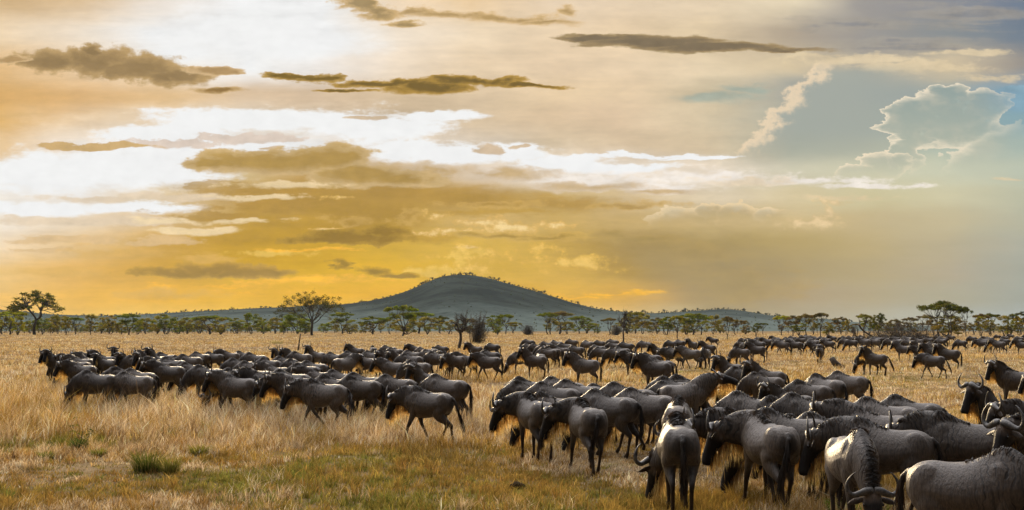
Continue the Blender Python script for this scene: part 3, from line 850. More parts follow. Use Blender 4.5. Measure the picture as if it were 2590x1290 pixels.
F = [(j*nx+i, j*nx+i+1, (j+1)*nx+i+1, (j+1)*nx+i) for j in range(ny-1) for i in range(nx-1)]
m, t, out = material('hill grassland with painted mist')
p = t.nodes.new('ShaderNodeBsdfPrincipled'); oc = t.nodes.new('ShaderNodeTexCoord').outputs['Object']
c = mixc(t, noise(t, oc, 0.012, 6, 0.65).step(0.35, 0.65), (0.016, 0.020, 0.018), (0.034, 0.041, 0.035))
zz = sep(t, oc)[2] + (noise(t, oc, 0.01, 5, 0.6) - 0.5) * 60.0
c = mixc(t, zz.step(50.0, 2.0) * 0.7, c, (0.125, 0.155, 0.140))  # low mist painted into the colour: paler grey-green towards the hill foot
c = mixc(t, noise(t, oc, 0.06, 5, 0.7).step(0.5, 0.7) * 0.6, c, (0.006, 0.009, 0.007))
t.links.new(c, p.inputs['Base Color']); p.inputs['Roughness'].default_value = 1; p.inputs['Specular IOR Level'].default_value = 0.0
t.links.new(p.outputs[0], out.inputs['Surface'])
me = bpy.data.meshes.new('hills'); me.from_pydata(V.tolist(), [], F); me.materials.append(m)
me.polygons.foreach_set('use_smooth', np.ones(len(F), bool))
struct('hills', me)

# ------------------------------------------------------------------ leaves, bark
def leaf_mat(name, trans):
    m, t, out = material(name)
    oi = t.nodes.new('ShaderNodeObjectInfo'); rnd = X(t, oi.outputs['Random'])
    c = attr(t)
    c = mixc(t, rnd * 0.55, c, mixc(t, 1.0, c, (1.0, 0.86, 0.75), 'MULTIPLY'))
    p = t.nodes.new('ShaderNodeBsdfPrincipled'); t.links.new(c, p.inputs['Base Color'])
    p.inputs['Roughness'].default_value = 0.7; p.inputs['Specular IOR Level'].default_value = 0.0
    tr = t.nodes.new('ShaderNodeBsdfTranslucent'); t.links.new(mixc(t, 1.0, c, (1.7, 1.55, 0.6), 'MULTIPLY'), tr.inputs['Color'])
    mx = t.nodes.new('ShaderNodeMixShader'); mx.inputs[0].default_value = trans
    t.links.new(p.outputs[0], mx.inputs[1]); t.links.new(tr.outputs[0], mx.inputs[2]); t.links.new(mx.outputs[0], out.inputs['Surface'])
    return m
M_LEAF = leaf_mat('acacia leaves', 0.5)
m, t, out = material('bark'); p = t.nodes.new('ShaderNodeBsdfPrincipled')
oc = t.nodes.new('ShaderNodeTexCoord').outputs['Object']
t.links.new(mixc(t, noise(t, oc, 6.0, 4, .6).step(.3, .7), (0.035, 0.026, 0.018), (0.095, 0.072, 0.050)), p.inputs['Base Color'])
p.inputs['Roughness'].default_value = 0.9; t.links.new(p.outputs[0], out.inputs['Surface']); M_BARK = m

def leaf_cloud(centres, radii, n_per, size, tint, rs, shade_var=0.45):
    """small leaf sprays filling flattened clumps; returns V, F, C"""
    Vs, Cs = [], []
    for c_, r_ in zip(centres, radii):
        n = max(8, int(n_per * (r_[0] * r_[1]) ** .5 * .8))
        d = rs.normal(size=(n, 3)); d /= np.linalg.norm(d, axis=1, keepdims=True)
        rad = rs.random(n) ** (1/2.2)
        P = np.array(c_) + d * rad[:, None] * np.array(r_) * (1 + rs.normal(size=(n, 1)) * .18)
        a = rs.normal(size=(n, 3)); a[:, 2] *= .45; a /= np.linalg.norm(a, axis=1, keepdims=True)
        b = rs.normal(size=(n, 3)); b = np.cross(a, b); b /= np.linalg.norm(b, axis=1, keepdims=True)
        s_ = size * rs.uniform(.5, 1.4, n)[:, None]
        Vs.append(np.stack([P - a*s_, P - b*s_*.45, P + a*s_, P + b*s_*.45], 1).reshape(-1, 3))
        cv = np.array(tint) * (1 + rs.uniform(-shade_var, shade_var)) * rs.uniform(.7, 1.3, (n, 1)) * np.array([1 + rs.uniform(-.15, .2), 1, 1])
        Cs.append(np.repeat(cv, 4, 0))
    V = np.concatenate(Vs); C = np.concatenate(Cs)
    F = (np.arange(len(V) // 4)[:, None] * 4 + np.array([0, 1, 2, 3])).tolist()
    return V, F, C

def limb(mb, a, b, ra, rb, rs, bend=0.12, n=6, seg=5, sag=0.0):
    a = np.array(a, float); b = np.array(b, float); L = np.linalg.norm(b - a)
    P = []; off = rs.normal(size=3) * L * bend; off2 = rs.normal(size=3) * L * bend * .5
    for i in range(seg + 1):
        f = i / seg
        P.append(tuple(a + (b - a) * f + off * math.sin(f * math.pi) + off2 * math.sin(f * 2 * math.pi) + np.array([0, 0, sag * L * math.sin(f * math.pi)])))
    mb.tube(P, [ra + (rb - ra) * (i / seg) for i in range(seg + 1)], n, col=(1, 1, 1))
    return P

def make_tree(kind, seed, tint=(0.075, 0.085, 0.018)):
    """tree 8 m high and about 8 m wide; returns trunk mesh, crown mesh (or None)"""
    rs = np.random.default_rng(seed); tr = MB(); cen = []; rad = []; n_per = 200; size = 0.17
    base = np.array([0., 0., -0.15])
    if kind in ('umbrella', 'layered', 'open'):
        nf = rs.integers(2, 5); fork = np.array([rs.normal() * .25, rs.normal() * .25, rs.uniform(.9, 2.2) if kind != 'open' else 2.6])
        limb(tr, base, fork, .26, .20, rs, .04)
        ncl = {'umbrella': 22, 'layered': 30, 'open': 74}[kind]
        limbs = []
        for k_ in range(nf):
            th = 2 * math.pi * k_ / nf + rs.uniform(-.4, .4); r_ = rs.uniform(1.0, 1.9)
            e = np.array([math.cos(th) * r_, math.sin(th) * r_, rs.uniform(4.0, 5.2)])
            limb(tr, fork, e, .15, .09, rs, .10); limbs.append(e)
        for k_ in range(ncl):
            th = rs.uniform(0, 2 * math.pi); r_ = 3.7 * rs.random() ** .55
            lay = 0
            if kind == 'layered' and rs.random() < .4: lay = rs.uniform(1.2, 2.6); r_ *= .95
            z = 7.55 - 0.95 * (r_ / 3.7) ** 2 - lay + rs.normal() * .16
            if kind == 'open': z = 7.6 - 3.0 * (r_ / 3.7) ** 2.2 - abs(rs.normal()) * .75
            c_ = np.array([math.cos(th) * r_, math.sin(th) * r_, z])
            src = min(limbs, key=lambda q: np.linalg.norm(q - c_)); limb(tr, src, c_ - [0, 0, .1], .07, .02, rs, .13, 5, 4)
            for _ in range(3): limb(tr, c_ - [0, 0, .1], c_ + rs.normal(size=3) * [.6, .6, .18], .02, .006, rs, .1, 3, 2)
            cen.append(c_); w = rs.uniform(.65, 1.15) * (0.52 if kind == 'open' else 1); rad.append((w, w, rs.uniform(.28, .52) * (.85 if kind == 'open' else 1)))
        n_per = 330 if kind != 'open' else 120; size = .15
    elif kind in ('round', 'bushy'):
        nf = rs.integers(2, 6)
        tips = []
        for k_ in range(nf):
            th = 2 * math.pi * k_ / nf + rs.uniform(-.5, .5)
            e = np.array([math.cos(th) * rs.uniform(.7, 1.9), math.sin(th) * rs.uniform(.7, 1.9), rs.uniform(3.2, 4.8)])
            limb(tr, base + rs.normal(size=3) * [.18, .18, 0], e, .17, .07, rs, .09); tips.append(e)
        lo = 2.6 if kind == 'round' else 1.2
        for k_ in range(30):
            ph = rs.uniform(0, 2 * math.pi); u_ = rs.uniform(0, 1)
            z = lo + (7.6 - lo) * u_; rr = 3.6 * math.sqrt(max(0.04, 1 - ((z - (lo + 2.2)) / (7.9 - lo - 2.2 if z > lo + 2.2 else 3.0)) ** 2)) * rs.uniform(.35, 1.0)
            c_ = np.array([math.cos(ph) * rr, math.sin(ph) * rr, z])
            src = min(tips, key=lambda q: np.linalg.norm(q - c_)); limb(tr, src, c_, .05, .015, rs, .12, 4, 3)
            cen.append(c_); w = rs.uniform(.6, 1.15); rad.append((w, w, w * rs.uniform(.4, .7)))
        n_per = 240; size = .17
    elif kind == 'airy':
        fork = np.array([0, 0, 2.6]); limb(tr, base, fork, .22, .17, rs, .03)
        for k_ in range(13):
            th = 2 * math.pi * k_ / 13 + rs.uniform(-.2, .2); sp = rs.uniform(.25, 1.35)
            e = fork + np.array([math.cos(th) * 2.2 * sp, math.sin(th) * 2.2 * sp, 2.6 - sp * .9]); limb(tr, fork - [0, 0, rs.uniform(0, .6)], e, .09, .05, rs, .08)
            for _ in range(8):
                f = rs.normal(size=3) * [1.1, 1.1, .9]; tip = e + (e - fork) * .75 * np.array([1, 1, .8]) + f; tip[2] = min(tip[2], 7.9)
                limb(tr, e, tip, .035, .012, rs, .1, 4, 3)
                for _ in range(4): limb(tr, tip - (tip - e) * rs.uniform(0, .5), tip + rs.normal(size=3) * .45, .012, .005, rs, .1, 3, 2)
                cen.append(tip + [0, 0, -.1]); rad.append((.5, .5, .38))
        n_per = 120; size = .11; tint = (.045, .045, .014)
    elif kind == 'dead':
        fork = np.array([.5 + rs.normal() * .3, 0, 3.2]); limb(tr, base, fork, .55, .40, rs, .12, 8, 6)
        for k_ in range(6):
            th = rs.uniform(0, 2 * math.pi); e = fork + np.array([math.cos(th) * 2.2, math.sin(th) * 2.2, rs.uniform(.3, 3.4)]); limb(tr, fork, e, .30, .15, rs, .22, 6, 6)
            for _ in range(6):
                tip = e + rs.normal(size=3) * [1.1, 1.1, .7] + [0, 0, .4]; limb(tr, e, tip, .12, .04, rs, .2, 4, 4)
                for _ in range(7): limb(tr, tip + (e - tip) * rs.uniform(0, .6), tip + rs.normal(size=3) * .6, .045, .018, rs, .15, 3, 2)
                if v == 5 and rs.random() < .45: cen.append(tip); rad.append((.8, .8, .35))
        n_per = 150; size = .14; tint = DKG
    elif kind == 'brush':       # leafless twiggy mass leaning over
        for k_ in range(60):
            th = rs.uniform(0, 2 * math.pi); b0 = base + np.array([rs.normal() * .8, rs.normal() * .8, 0])
            e = b0 + np.array([math.cos(th) * 1.6 + 1.2, math.sin(th) * 1.6, rs.uniform(3, 7.6)]); limb(tr, b0, e, .10, .03, rs, .12, 4, 4)
            for _ in range(14):
                f = rs.uniform(.25, 1); q = b0 + (e - b0) * f; limb(tr, q, q + rs.normal(size=3) * [.9, .9, .8], .04, .015, rs, .15, 3, 2)
        cen = [base + np.array([rs.normal() * 1.5 + .5, rs.normal() * 1.2, rs.uniform(.5, 3.5)]) for _ in range(14)]; rad = [(1.0, 1.0, 1.0)] * 14; n_per = 45; size = .10; tint = (0.10, 0.065, 0.035)
    tm = tr.mesh('trunk', [M_BARK])
    cm = None
    if cen:
        V, F, C = leaf_cloud(cen, rad, n_per, size, tint, rs)
        b = MB(); b.add(V, F, C); cm = b.mesh('crown', [M_LEAF], smooth=False)
    return tm, cm

GRN = (0.100, 0.125, 0.018); OLV = (0.135, 0.128, 0.030); BRN = (0.105, 0.086, 0.042); DKG = (0.060, 0.070, 0.014); YEL = (0.19, 0.21, 0.025)
TREES = {}
def tree_meshes(kind, v, tone):
    k_ = (kind, v, tone)
    if k_ not in TREES:
        TREES[k_] = make_tree(kind, hash((kind == 'umbrella', kind == 'round', v, kind == 'layered', kind == 'bushy')) % 9973 + v, {'g': GRN, 'o': OLV, 'b': BRN, 'd': DKG, 'y': YEL}[tone])
    return TREES[k_]
tree_log = []
def place_tree(px, ytop, w_px, kind, v=0, tone='g', d=None, base_y=None, rot=None, name=None, label=None, cat='tree', lean=0.0):
    if d is None: d = FPX * CAM_H / ((base_y or 843) - 832)
    u = (px - 1295) / FPX
    H = CAM_H + (832 - ytop) / FPX * d; Wd = w_px / FPX * d
    tm, cm = tree_meshes(kind, v, tone)
    o = bpy.data.objects.new(name or {'umbrella': 'acacia_tree', 'layered': 'acacia_tree', 'open': 'acacia_tree', 'dead': 'dead_tree', 'brush': 'dead_bush'}.get(kind, 'thorn_tree'), None)
    o.empty_display_size = 1
    COL.objects.link(o); o.location = (u * d, d, 0); o.rotation_euler = (0, lean, rot if rot is not None else random.uniform(0, 6.28))
    o.scale = (Wd / 7.8, Wd / 7.8, H / 7.8); o['category'] = cat
    a = bpy.data.objects.new('trunk' if kind != 'brush' else 'branches', tm); COL.objects.link(a); a.parent = o
    if cm is not None:
        a = bpy.data.objects.new('crown' if kind != 'brush' else 'twigs', cm); COL.objects.link(a); a.parent = o
    if label: o['label'] = label
    tree_log.append([px, o, kind, tone, w_px, 832 - ytop, label is not None])
    return o

# landmarks -------------------------------------------------------------
LM = []   # (px, short phrase)
place_tree(90, 733, 142, 'open', 1, 'd', d=560, rot=1.1, label='tallest tree at the far left, wide open umbrella crown on a dark forked trunk')
place_tree(790, 741, 122, 'airy', 2, 'd', d=520, rot=.4, label='tall thin-leaved tree left of the hill with fine bare branches showing')
place_tree(1017, 773, 84, 'layered', 3, 'g', d=460, rot=2.0, label='green flat-topped acacia in two tiers below the left slope of the hill')
place_tree(28, 787, 84, 'umbrella', 4, 'y', d=600, label='bright green flat-topped acacia cut by the left edge of the photo')
place_tree(1163, 783, 62, 'dead', 5, 'o', base_y=882, rot=.3, label='crooked dark tree with bare drooping branches rising behind the herd')
place_tree(1206, 782, 60, 'brush', 6, 'b', base_y=868, rot=0, label='reddish leafless brush leaning right beside the crooked dark tree')
place_tree(1575, 783, 36, 'dead', 7, 'o', base_y=866, rot=1.2, label='bare forked tree standing forward of the tree line, right of the hill')
place_tree(2372, 764, 92, 'umbrella', 8, 'd', d=440, rot=.2, label='tall dark umbrella acacia on slender trunks, highest tree on the right')
place_tree(2400, 772, 74, 'umbrella', 9, 'd', d=400, rot=1.9, label='dark umbrella acacia with crooked trunk growing from the fallen brush')
place_tree(2441, 778, 38, 'umbrella', 10, 'd', d=450, rot=.9, label='narrow one-sided acacia leaning right beside the tallest umbrella pair')
place_tree(2222, 792, 42, 'round', 11, 'd', d=430, label='dark leafy tree with upright crown left of the tall umbrella pair')
place_tree(1337, 820, 42, 'brush', 12, 'b', d=560, label='rounded grey-brown leafless bush below the right foot of the hill')
place_tree(1556, 820, 40, 'brush', 13, 'b', d=540, label='rounded grey-brown leafless bush left of the bare forked tree')
place_tree(2480, 800, 36, 'round', 14, 'o', d=460, label=None)
place_tree(1838, 802, 34, 'umbrella', 15, 'b', base_y=858, label='slim dark acacia with several stems, standing forward of its neighbours')
place_tree(2153, 818, 22, 'dead', 16, 'o', base_y=856, label='small bare stub of a tree leaning left above the far herd')
place_tree(2165, 822, 14, 'dead', 17, 'o', base_y=884, label='thin bare upright trunk standing among the far herd')
place_tree(1712, 800, 42, 'umbrella', 18, 'o', base_y=857, label='acacia with one thin leaning trunk standing forward of the tree line')
# the tree line ----------------------------------------------------------
row = [(10,805,40,'round','y'),(50,812,34,'bushy','y'),(76,812,26,'round','g'),(105,806,46,'round','g'),(133,808,34,'bushy','o'),(150,810,30,'round','o'),(173,811,26,'round','o'),(193,808,34,'umbrella','g'),
 (236,804,36,'round','o'),(258,812,26,'bushy','o'),(280,807,40,'round','o'),(306,817,26,'bushy','o'),(330,803,54,'umbrella','g'),(350,815,26,'bushy','g'),(372,809,46,'round','o'),(398,812,32,'bushy','o'),(424,808,48,'round','g'),(452,813,34,'bushy','g'),(478,812,34,'round','o'),
 (505,808,40,'round','o'),(532,801,66,'umbrella','g'),(560,813,34,'bushy','o'),(600,813,34,'round','g'),(640,804,48,'round','g'),(668,815,36,'bushy','g'),(700,815,36,'round','o'),(722,816,30,'bushy','g'),
 (756,796,56,'round','g'),(770,806,44,'bushy','g'),(826,815,28,'round','g'),(866,797,56,'umbrella','g'),(886,818,34,'bushy','o'),(845,812,24,'round','o'),(944,802,68,'umbrella','g'),(925,822,30,'bushy','o'),(982,809,32,'round','o'),(1030,806,50,'bushy','o'),
 (1062,800,70,'umbrella','g'),(1085,805,58,'round','o'),(1117,802,40,'umbrella','d'),(1140,810,36,'round','o'),(1185,806,40,'bushy','b'),(1252,798,46,'round','g'),(1276,800,34,'umbrella','g'),(1302,812,34,'umbrella','o'),(1262,818,30,'bushy','g'),
 (1384,797,44,'umbrella','g'),(1412,795,52,'umbrella','b'),(1395,812,34,'round','o'),(1436,812,30,'round','o'),(1462,805,44,'umbrella','g'),(1482,806,40,'round','g'),(1508,829,16,'bushy','g'),(1545,815,30,'umbrella','b'),
 (1590,800,40,'round','o'),(1606,796,40,'umbrella','o'),(1628,797,50,'round','o'),(1664,805,34,'umbrella','b'),(1684,800,38,'round','g'),(1735,806,30,'bushy','o'),(1752,798,50,'umbrella','g'),(1775,798,44,'umbrella','g'),(1800,806,34,'round','o'),(1822,812,26,'bushy','o'),
 (1862,808,36,'umbrella','b'),(1882,820,24,'bushy','b'),(1914,820,20,'round','d'),(1932,819,24,'umbrella','d'),(1976,808,38,'umbrella','y'),(2003,803,38,'umbrella','b'),(2020,814,28,'round','g'),(2038,801,40,'umbrella','b'),(2058,806,30,'round','o'),(2078,795,30,'umbrella','b'),
 (2092,812,32,'bushy','o'),(2122,803,38,'umbrella','b'),(2140,815,22,'round','o'),(2183,802,44,'umbrella','o'),(2200,808,34,'round','g'),(2245,815,22,'round','o'),(2262,808,22,'umbrella','b'),(2284,818,24,'umbrella','b'),(2302,812,26,'umbrella','b'),(2345,808,36,'umbrella','b'),(2362,806,28,'round','b'),
 (2396,806,60,'bushy','o'),(2425,812,36,'round','b'),(2462,815,28,'round','b'),(2478,797,34,'umbrella','b'),(2505,792,50,'umbrella','d'),(2500,810,34,'round','o'),(2538,802,30,'round','o'),(2556,812,28,'bushy','o'),(2584,795,40,'umbrella','d'),(2572,808,30,'round','o'),(2620,800,40,'umbrella','d'),(-30,808,40,'round','g')]
for i, (px, yt, w, k_, tn) in enumerate(row):
    hv = random.Random(i * 7 + 1); k_ = 'layered' if (k_ == 'umbrella' and i % 3 == 0) else k_
    place_tree(px + hv.uniform(-4, 4), yt - (7 if px < 740 else 3) - hv.uniform(-6, 7), w * hv.uniform(1.1, 1.6), k_, 20 + i % 6, tn, d=random.uniform(560, 760) if px < 1900 else random.uniform(430, 620))
fill = random.Random(5)
px = -10
while px < 2600:          # lower, farther thicket between the named trees, thin where the hill foot shows through
    dens = 9 if px < 740 else (34 if px < 1500 else 18)
    px += fill.uniform(.5, 1.5) * dens
    if 905 < px < 935 or 1300 < px < 1375 or 1515 < px < 1545 or 1890 < px < 1960: continue
    place_tree(px, fill.uniform(814, 826), fill.uniform(20, 34), fill.choice(['bushy', 'round', 'bushy', 'umbrella']), 30 + fill.randrange(3), fill.choice('ogob' if px < 1500 else 'obob'), d=fill.uniform(780, 1000))
# a label that finds each remaining tree from the nearest landmark
marks = [(90, 'tall open tree'), (790, 'tall thin-leaved tree'), (1017, 'two-tiered acacia'), (1163, 'crooked dark tree'), (1575, 'bare forked tree'), (1838, 'slim many-stemmed acacia'), (2222, 'dark leafy tree'), (2372, 'tall umbrella acacia')]
kindw = {'umbrella': 'flat-topped acacia', 'round': 'round-crowned thorn tree', 'bushy': 'low bushy thorn tree', 'layered': 'tiered acacia', 'brush': 'leafless bush', 'dead': 'dead tree'}
tonew = {'g': 'green', 'o': 'olive', 'b': 'brownish', 'd': 'dark green', 'y': 'yellow-green'}
grp = {}
for r_ in sorted(tree_log, key=lambda q: q[0]):
    r_[1]['group'] = 'trees of the savanna tree line' if r_[2] not in ('dead', 'brush') else 'bare trees and bushes of the plain'
    if r_[6]: continue
    mk = min(marks, key=lambda q: abs(q[0] - r_[0])); side = 'left' if r_[0] < mk[0] else 'right'
    far_ = r_[1].location.y > 770
    grp.setdefault((mk, side, r_[2], r_[3], far_), []).append(r_)
ORD = ['', 'second ', 'third ', 'fourth ', 'fifth ', 'sixth ', 'seventh ', 'eighth ', 'ninth ', 'tenth ', 'eleventh ', 'twelfth ', 'thirteenth ', 'fourteenth ', 'fifteenth ']
for (mk, side, k_, tn, far_), L_ in grp.items():
    L_.sort(key=lambda q: abs(q[0] - mk[0]))
    for i, r_ in enumerate(L_):
        r_[1]['label'] = f"{'small distant ' if far_ else ''}{tonew[tn]} {kindw[k_]}, {ORD[i] if i else 'nearest '}such to the {side} of the {mk[1]}".replace('such to', 'of its kind') if False else f"{'small distant ' if far_ else ''}{tonew[tn]} {kindw[k_]}, {ORD[i]}{'first ' if i == 0 else ''}{side} of the {mk[1]}"

# fallen brush on the right
def brush_pile():
    rs = np.random.default_rng(88); b = MB(); g_ = ground(2440, 880)
    for k_ in range(110):
        p0 = np.array([rs.uniform(-5.5, 4.0), rs.normal() * 1.2, 0.0 + rs.uniform(0, .5)]); 
        hgt = 3.3 * math.exp(-((p0[0] - .2) / 4.2) ** 2)
        e = p0 + np.array([rs.normal() * 1.8 + .8, rs.normal() * 1.0, rs.uniform(.2, 1) * hgt]); limb(b, p0, e, .05, .015, rs, .15, 4, 4)
        for _ in range(16):
            f = rs.uniform(.1, 1); q = p0 + (e - p0) * f; limb(b, q, q + rs.normal(size=3) * [.6, .6, .45], .018, .006, rs, .2, 3, 2)
    limb(b, (-5.6, 0, 2.6), (-2.0, .2, .1), .13, .08, rs, .08, 7, 6)
    o = bpy.data.objects.new('fallen_tree', None); COL.objects.link(o); o.location = (g_.x, g_.y + 28, 0); o.scale = (1.25, 1.25, 1.25)
    c_ = bpy.data.objects.new('branches', b.mesh('branches', [M_BARK])); COL.objects.link(c_); c_.parent = o
    cl = [(rs.uniform(-4.5, 4.0), rs.normal() * .8, rs.uniform(.3, 2.0)) for _ in range(26)]
    V, F, C = leaf_cloud(cl, [(1.1, .9, .8)] * 26, 40, .09, (0.12, 0.085, 0.045), rs); q = MB(); q.add(V, F, C)
    c_ = bpy.data.objects.new('twigs', q.mesh('twigs', [M_LEAF], False)); COL.objects.link(c_); c_.parent = o
    o['category'] = 'fallen tree'; o['label'] = 'brown tangle of fallen branches behind the far herd, under the dark umbrella acacia'
brush_pile()

# ridge trees and scrub on the slopes -------------------------------------
def tiny(seed, flat):
    rs = np.random.default_rng(seed); b = MB()
    limb(b, (0, 0, -.5), (rs.normal() * .2, 0, 2.1), .42, .34, rs, .06, 5, 3)
    cl = [(rs.normal() * .9, rs.normal() * .9, (2.1 if flat else 1.1) + rs.normal() * (.3 if flat else .6)) for _ in range(7)]
    b.v[0][:, :]; 
    b.c = [np.tile([0.03, 0.025, 0.02], (len(v_), 1)) for v_ in b.v]
    V, F, C = leaf_cloud(cl, [(1.0, 1.0, .5 if flat else .9)] * 7, 60, .26, (0.016, 0.019, 0.010), rs)
    b.add(V, F, C); return b.mesh('ridge_tree', [M_LEAF], False)
tin = [tiny(1, True), tiny(2, False), tiny(3, True), tiny(4, False)]
rr = random.Random(11)
px = -20
while px < 2330:
    dens = 20 if px < 200 else (10 if px < 900 else (7.5 if px < 1560 else 9))
    px += rr.expovariate(1.0) * dens * .8 + 2.0
    if px > 2170 and rr.random() < .4: continue
    o = bpy.data.objects.new('ridge_tree', tin[rr.randrange(4)]); COL.objects.link(o)
    x_, y_, z_ = hill_point(px, RD + rr.uniform(-45, 30)); o.location = (float(x_), float(y_), float(z_) - .2)
    s_ = rr.choice([.8, .9, 1.0, 1.2, 1.5, 1.9]) * (1.15 if px > 1000 else .9); o.scale = (s_ * 1.15, s_ * 1.15, s_); o.rotation_euler[2] = rr.uniform(0, 6.28)
    o['label'] = 'tiny dark tree standing on the skyline of the hills'; o['category'] = 'tree'; o['group'] = 'tiny trees along the skyline of the hills'
b = MB(); rs = np.random.default_rng(4); cl = []; rd = []
for _ in range(1500):
    p_ = rs.uniform(-300, 2700); D_ = RD - 1150 * rs.random() ** 1.9
    if hill_h(p_) < 22: continue
    x_, y_, z_ = hill_point(p_, D_); s_ = rs.uniform(.5, 1.7); cl.append((float(x_), float(y_), float(z_) + s_ * .5)); rd.append((s_, s_, s_ * .8))
V, F, C = leaf_cloud(cl, rd, 14, .8, (0.030, 0.038, 0.018), rs); b.add(V, F, C)
struct('scrub', b.mesh('scrub', [M_LEAF], False), 'dark scrub dotted over the hill slopes', 'stuff')

# ------------------------------------------------------------------ grass
M_GRASS = strand_mat('grass blades', 0.45, 0.8, spec=0.0)
f_h = Field(6.0, 31, 3); f_g = Field(4.5, 77, 4); f_t = Field(1.3, 12, 2); f_b = Field(2.2, 44, 3); f_s = Field(16.0, 9, 3)
def screen_y(d): return 832 + FPX * CAM_H / d
def screen_x(x, y): return 1295 + FPX * x / y
def tallness(x, y):
    py = screen_y(y); px = screen_x(x, y)
    left = sst(1330, 1080, px) * sst(968, 1010, py) * sst(1175, 1100, py)      # deep pale belt in front of the left group
    bare = np.maximum(sst(1080, 1160, py) * (0.75 + .55 * sst(.3, .6, f_s(x * 3, y * 3))), sst(1750, 2050, px) * sst(930, 1000, py) * .55)
    h = 0.15 + 0.22 * sst(.35, .7, f_h(x, y)) + 0.17 * left
    return np.maximum(.07, h * (1 - .50 * bare))
def greenness(x, y):
    py = screen_y(y); px = screen_x(x, y)
    g = sst(.50, .66, f_g(x, y)) * .6 * (.35 + .65 * sst(1050, 1130, py) * sst(1300, 900, px))
    g = g + sst(.44, .60, f_g(x * 1.7 + 9, y * 1.7)) * .48 * sst(1085, 1150, py) * sst(1750, 1500, px)
    g = g + sst(.55, .7, f_g(x + 50, y)) * .45 * sst(900, 940, py) * sst(1700, 2000, px)
    return np.clip(g * (.4 + .6 * sst(870, 910, py)), 0, 1)
def grass(N, blades, dmin, dmax, seed, wmul=1.0, spread=.055, hm=1.0, alo=-.51, ahi=.51):
    rs = np.random.default_rng(seed)
    d = np.exp(rs.uniform(math.log(dmin), math.log(dmax), N)); a = rs.uniform(alo, ahi, N)
    y = d; x = d * a
    T = tallness(x, y); G = greenness(x, y); B = sst(.60, .72, f_b(x, y)) * sst(1075, 1140, screen_y(y))
    keep = rs.random(N) > B * .55
    x, y, d, T, G = x[keep], y[keep], d[keep], T[keep], G[keep]; N = len(x)
    th = T * rs.uniform(.55, 1.25, N); isg = rs.random(N) < G; rust = (rs.random(N) < .16)
    pal = np.array([[.64,.46,.25],[.60,.40,.15],[.80,.64,.44],[.34,.22,.11],[.70,.53,.33]])
    tc_ = pal[rs.integers(0, 5, N)]; 
    gold = sst(.42, .62, f_t(x * .35, y * .35)) * (.35 + .65 * sst(1080, 1160, screen_y(y)))
    tc_ = np.where((rs.random(N) < gold)[:, None], np.array([.42, .27, .065]) * rs.uniform(.6, 1.25, (N, 1)), tc_)
    tc_ = np.where(rust[:, None] & (screen_y(y) > 1000)[:, None], [.36, .20, .05], tc_)
    tc_ = np.where(isg[:, None], np.array([.30, .235, .05]) * rs.uniform(.6, 1.4, (N, 1)) * np.where(rs.random((N, 1)) < .35, [.62, .85, .8], [1, 1, 1]), tc_)
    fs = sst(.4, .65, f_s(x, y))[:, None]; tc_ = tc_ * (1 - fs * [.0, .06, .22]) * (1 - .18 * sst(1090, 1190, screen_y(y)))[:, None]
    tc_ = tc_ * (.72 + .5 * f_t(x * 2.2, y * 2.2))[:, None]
    th = np.where(isg, th * .7, th)
    R_ = lambda v: np.repeat(v, blades, 0)
    X_, Y_, H_, D_ = R_(x), R_(y), R_(th), R_(d); M = N * blades
    ox = rs.normal(size=M) * spread * (1 + D_ / 45); oy = rs.normal(size=M) * spread * (1 + D_ / 45)
    root = np.stack([X_ + ox, Y_ + oy, np.full(M, -0.04)], 1)
    H_ = H_ * hm
    H_ = H_ * rs.uniform(.45, 1.2, M)
    lean = rs.normal(size=(M, 2)) * rs.choice([.35, .5, 1.3], (M, 1)) + [.10, 0]; H_ = H_ / np.sqrt(1 + .5 * (lean ** 2).sum(1))
    tip = root + np.stack([lean[:, 0] * H_, lean[:, 1] * H_, H_], 1)
    mid = root + np.stack([lean[:, 0] * H_ * .28, lean[:, 1] * H_ * .28, H_ * .6], 1)
    ang = rs.uniform(0, math.pi, M); side = np.stack([np.cos(ang), np.sin(ang) * .6, 0 * ang], 1)
    w = (.0036 + .00011 * D_) * rs.choice([.6, .9, 1.3, 2.0], M, p=[.3, .35, .25, .1]) * wmul
    c = np.minimum(R_(tc_) * rs.choice([.45, .7, .95, 1.15, 1.6], (M, 1), p=[.15, .25, .3, .22, .08]), .82)
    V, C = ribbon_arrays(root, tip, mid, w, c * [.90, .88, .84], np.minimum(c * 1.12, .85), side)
    return V, C
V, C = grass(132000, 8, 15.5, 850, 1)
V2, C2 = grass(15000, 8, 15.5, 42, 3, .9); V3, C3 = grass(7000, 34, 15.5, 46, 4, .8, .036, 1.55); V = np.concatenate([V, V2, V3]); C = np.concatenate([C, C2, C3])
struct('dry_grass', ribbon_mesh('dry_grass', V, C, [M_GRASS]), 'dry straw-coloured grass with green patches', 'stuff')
V, C = grass(2600, 3, 15.5, 70, 2, .62)      # long pale flowering stalks
V = V.reshape(-1, 5, 3); V[:, 2:4, 2] *= 1.35; V[:, 4, 2] *= 1.7; V[:, 4, :2] = V[:, 0, :2] + (V[:, 4, :2] - V[:, 0, :2]) * 1.5; V = V.reshape(-1, 3)
struct('grass_stalks', ribbon_mesh('grass_stalks', V, C * [1.0, .98, .95], [M_GRASS]), 'long pale grass stalks', 'stuff')

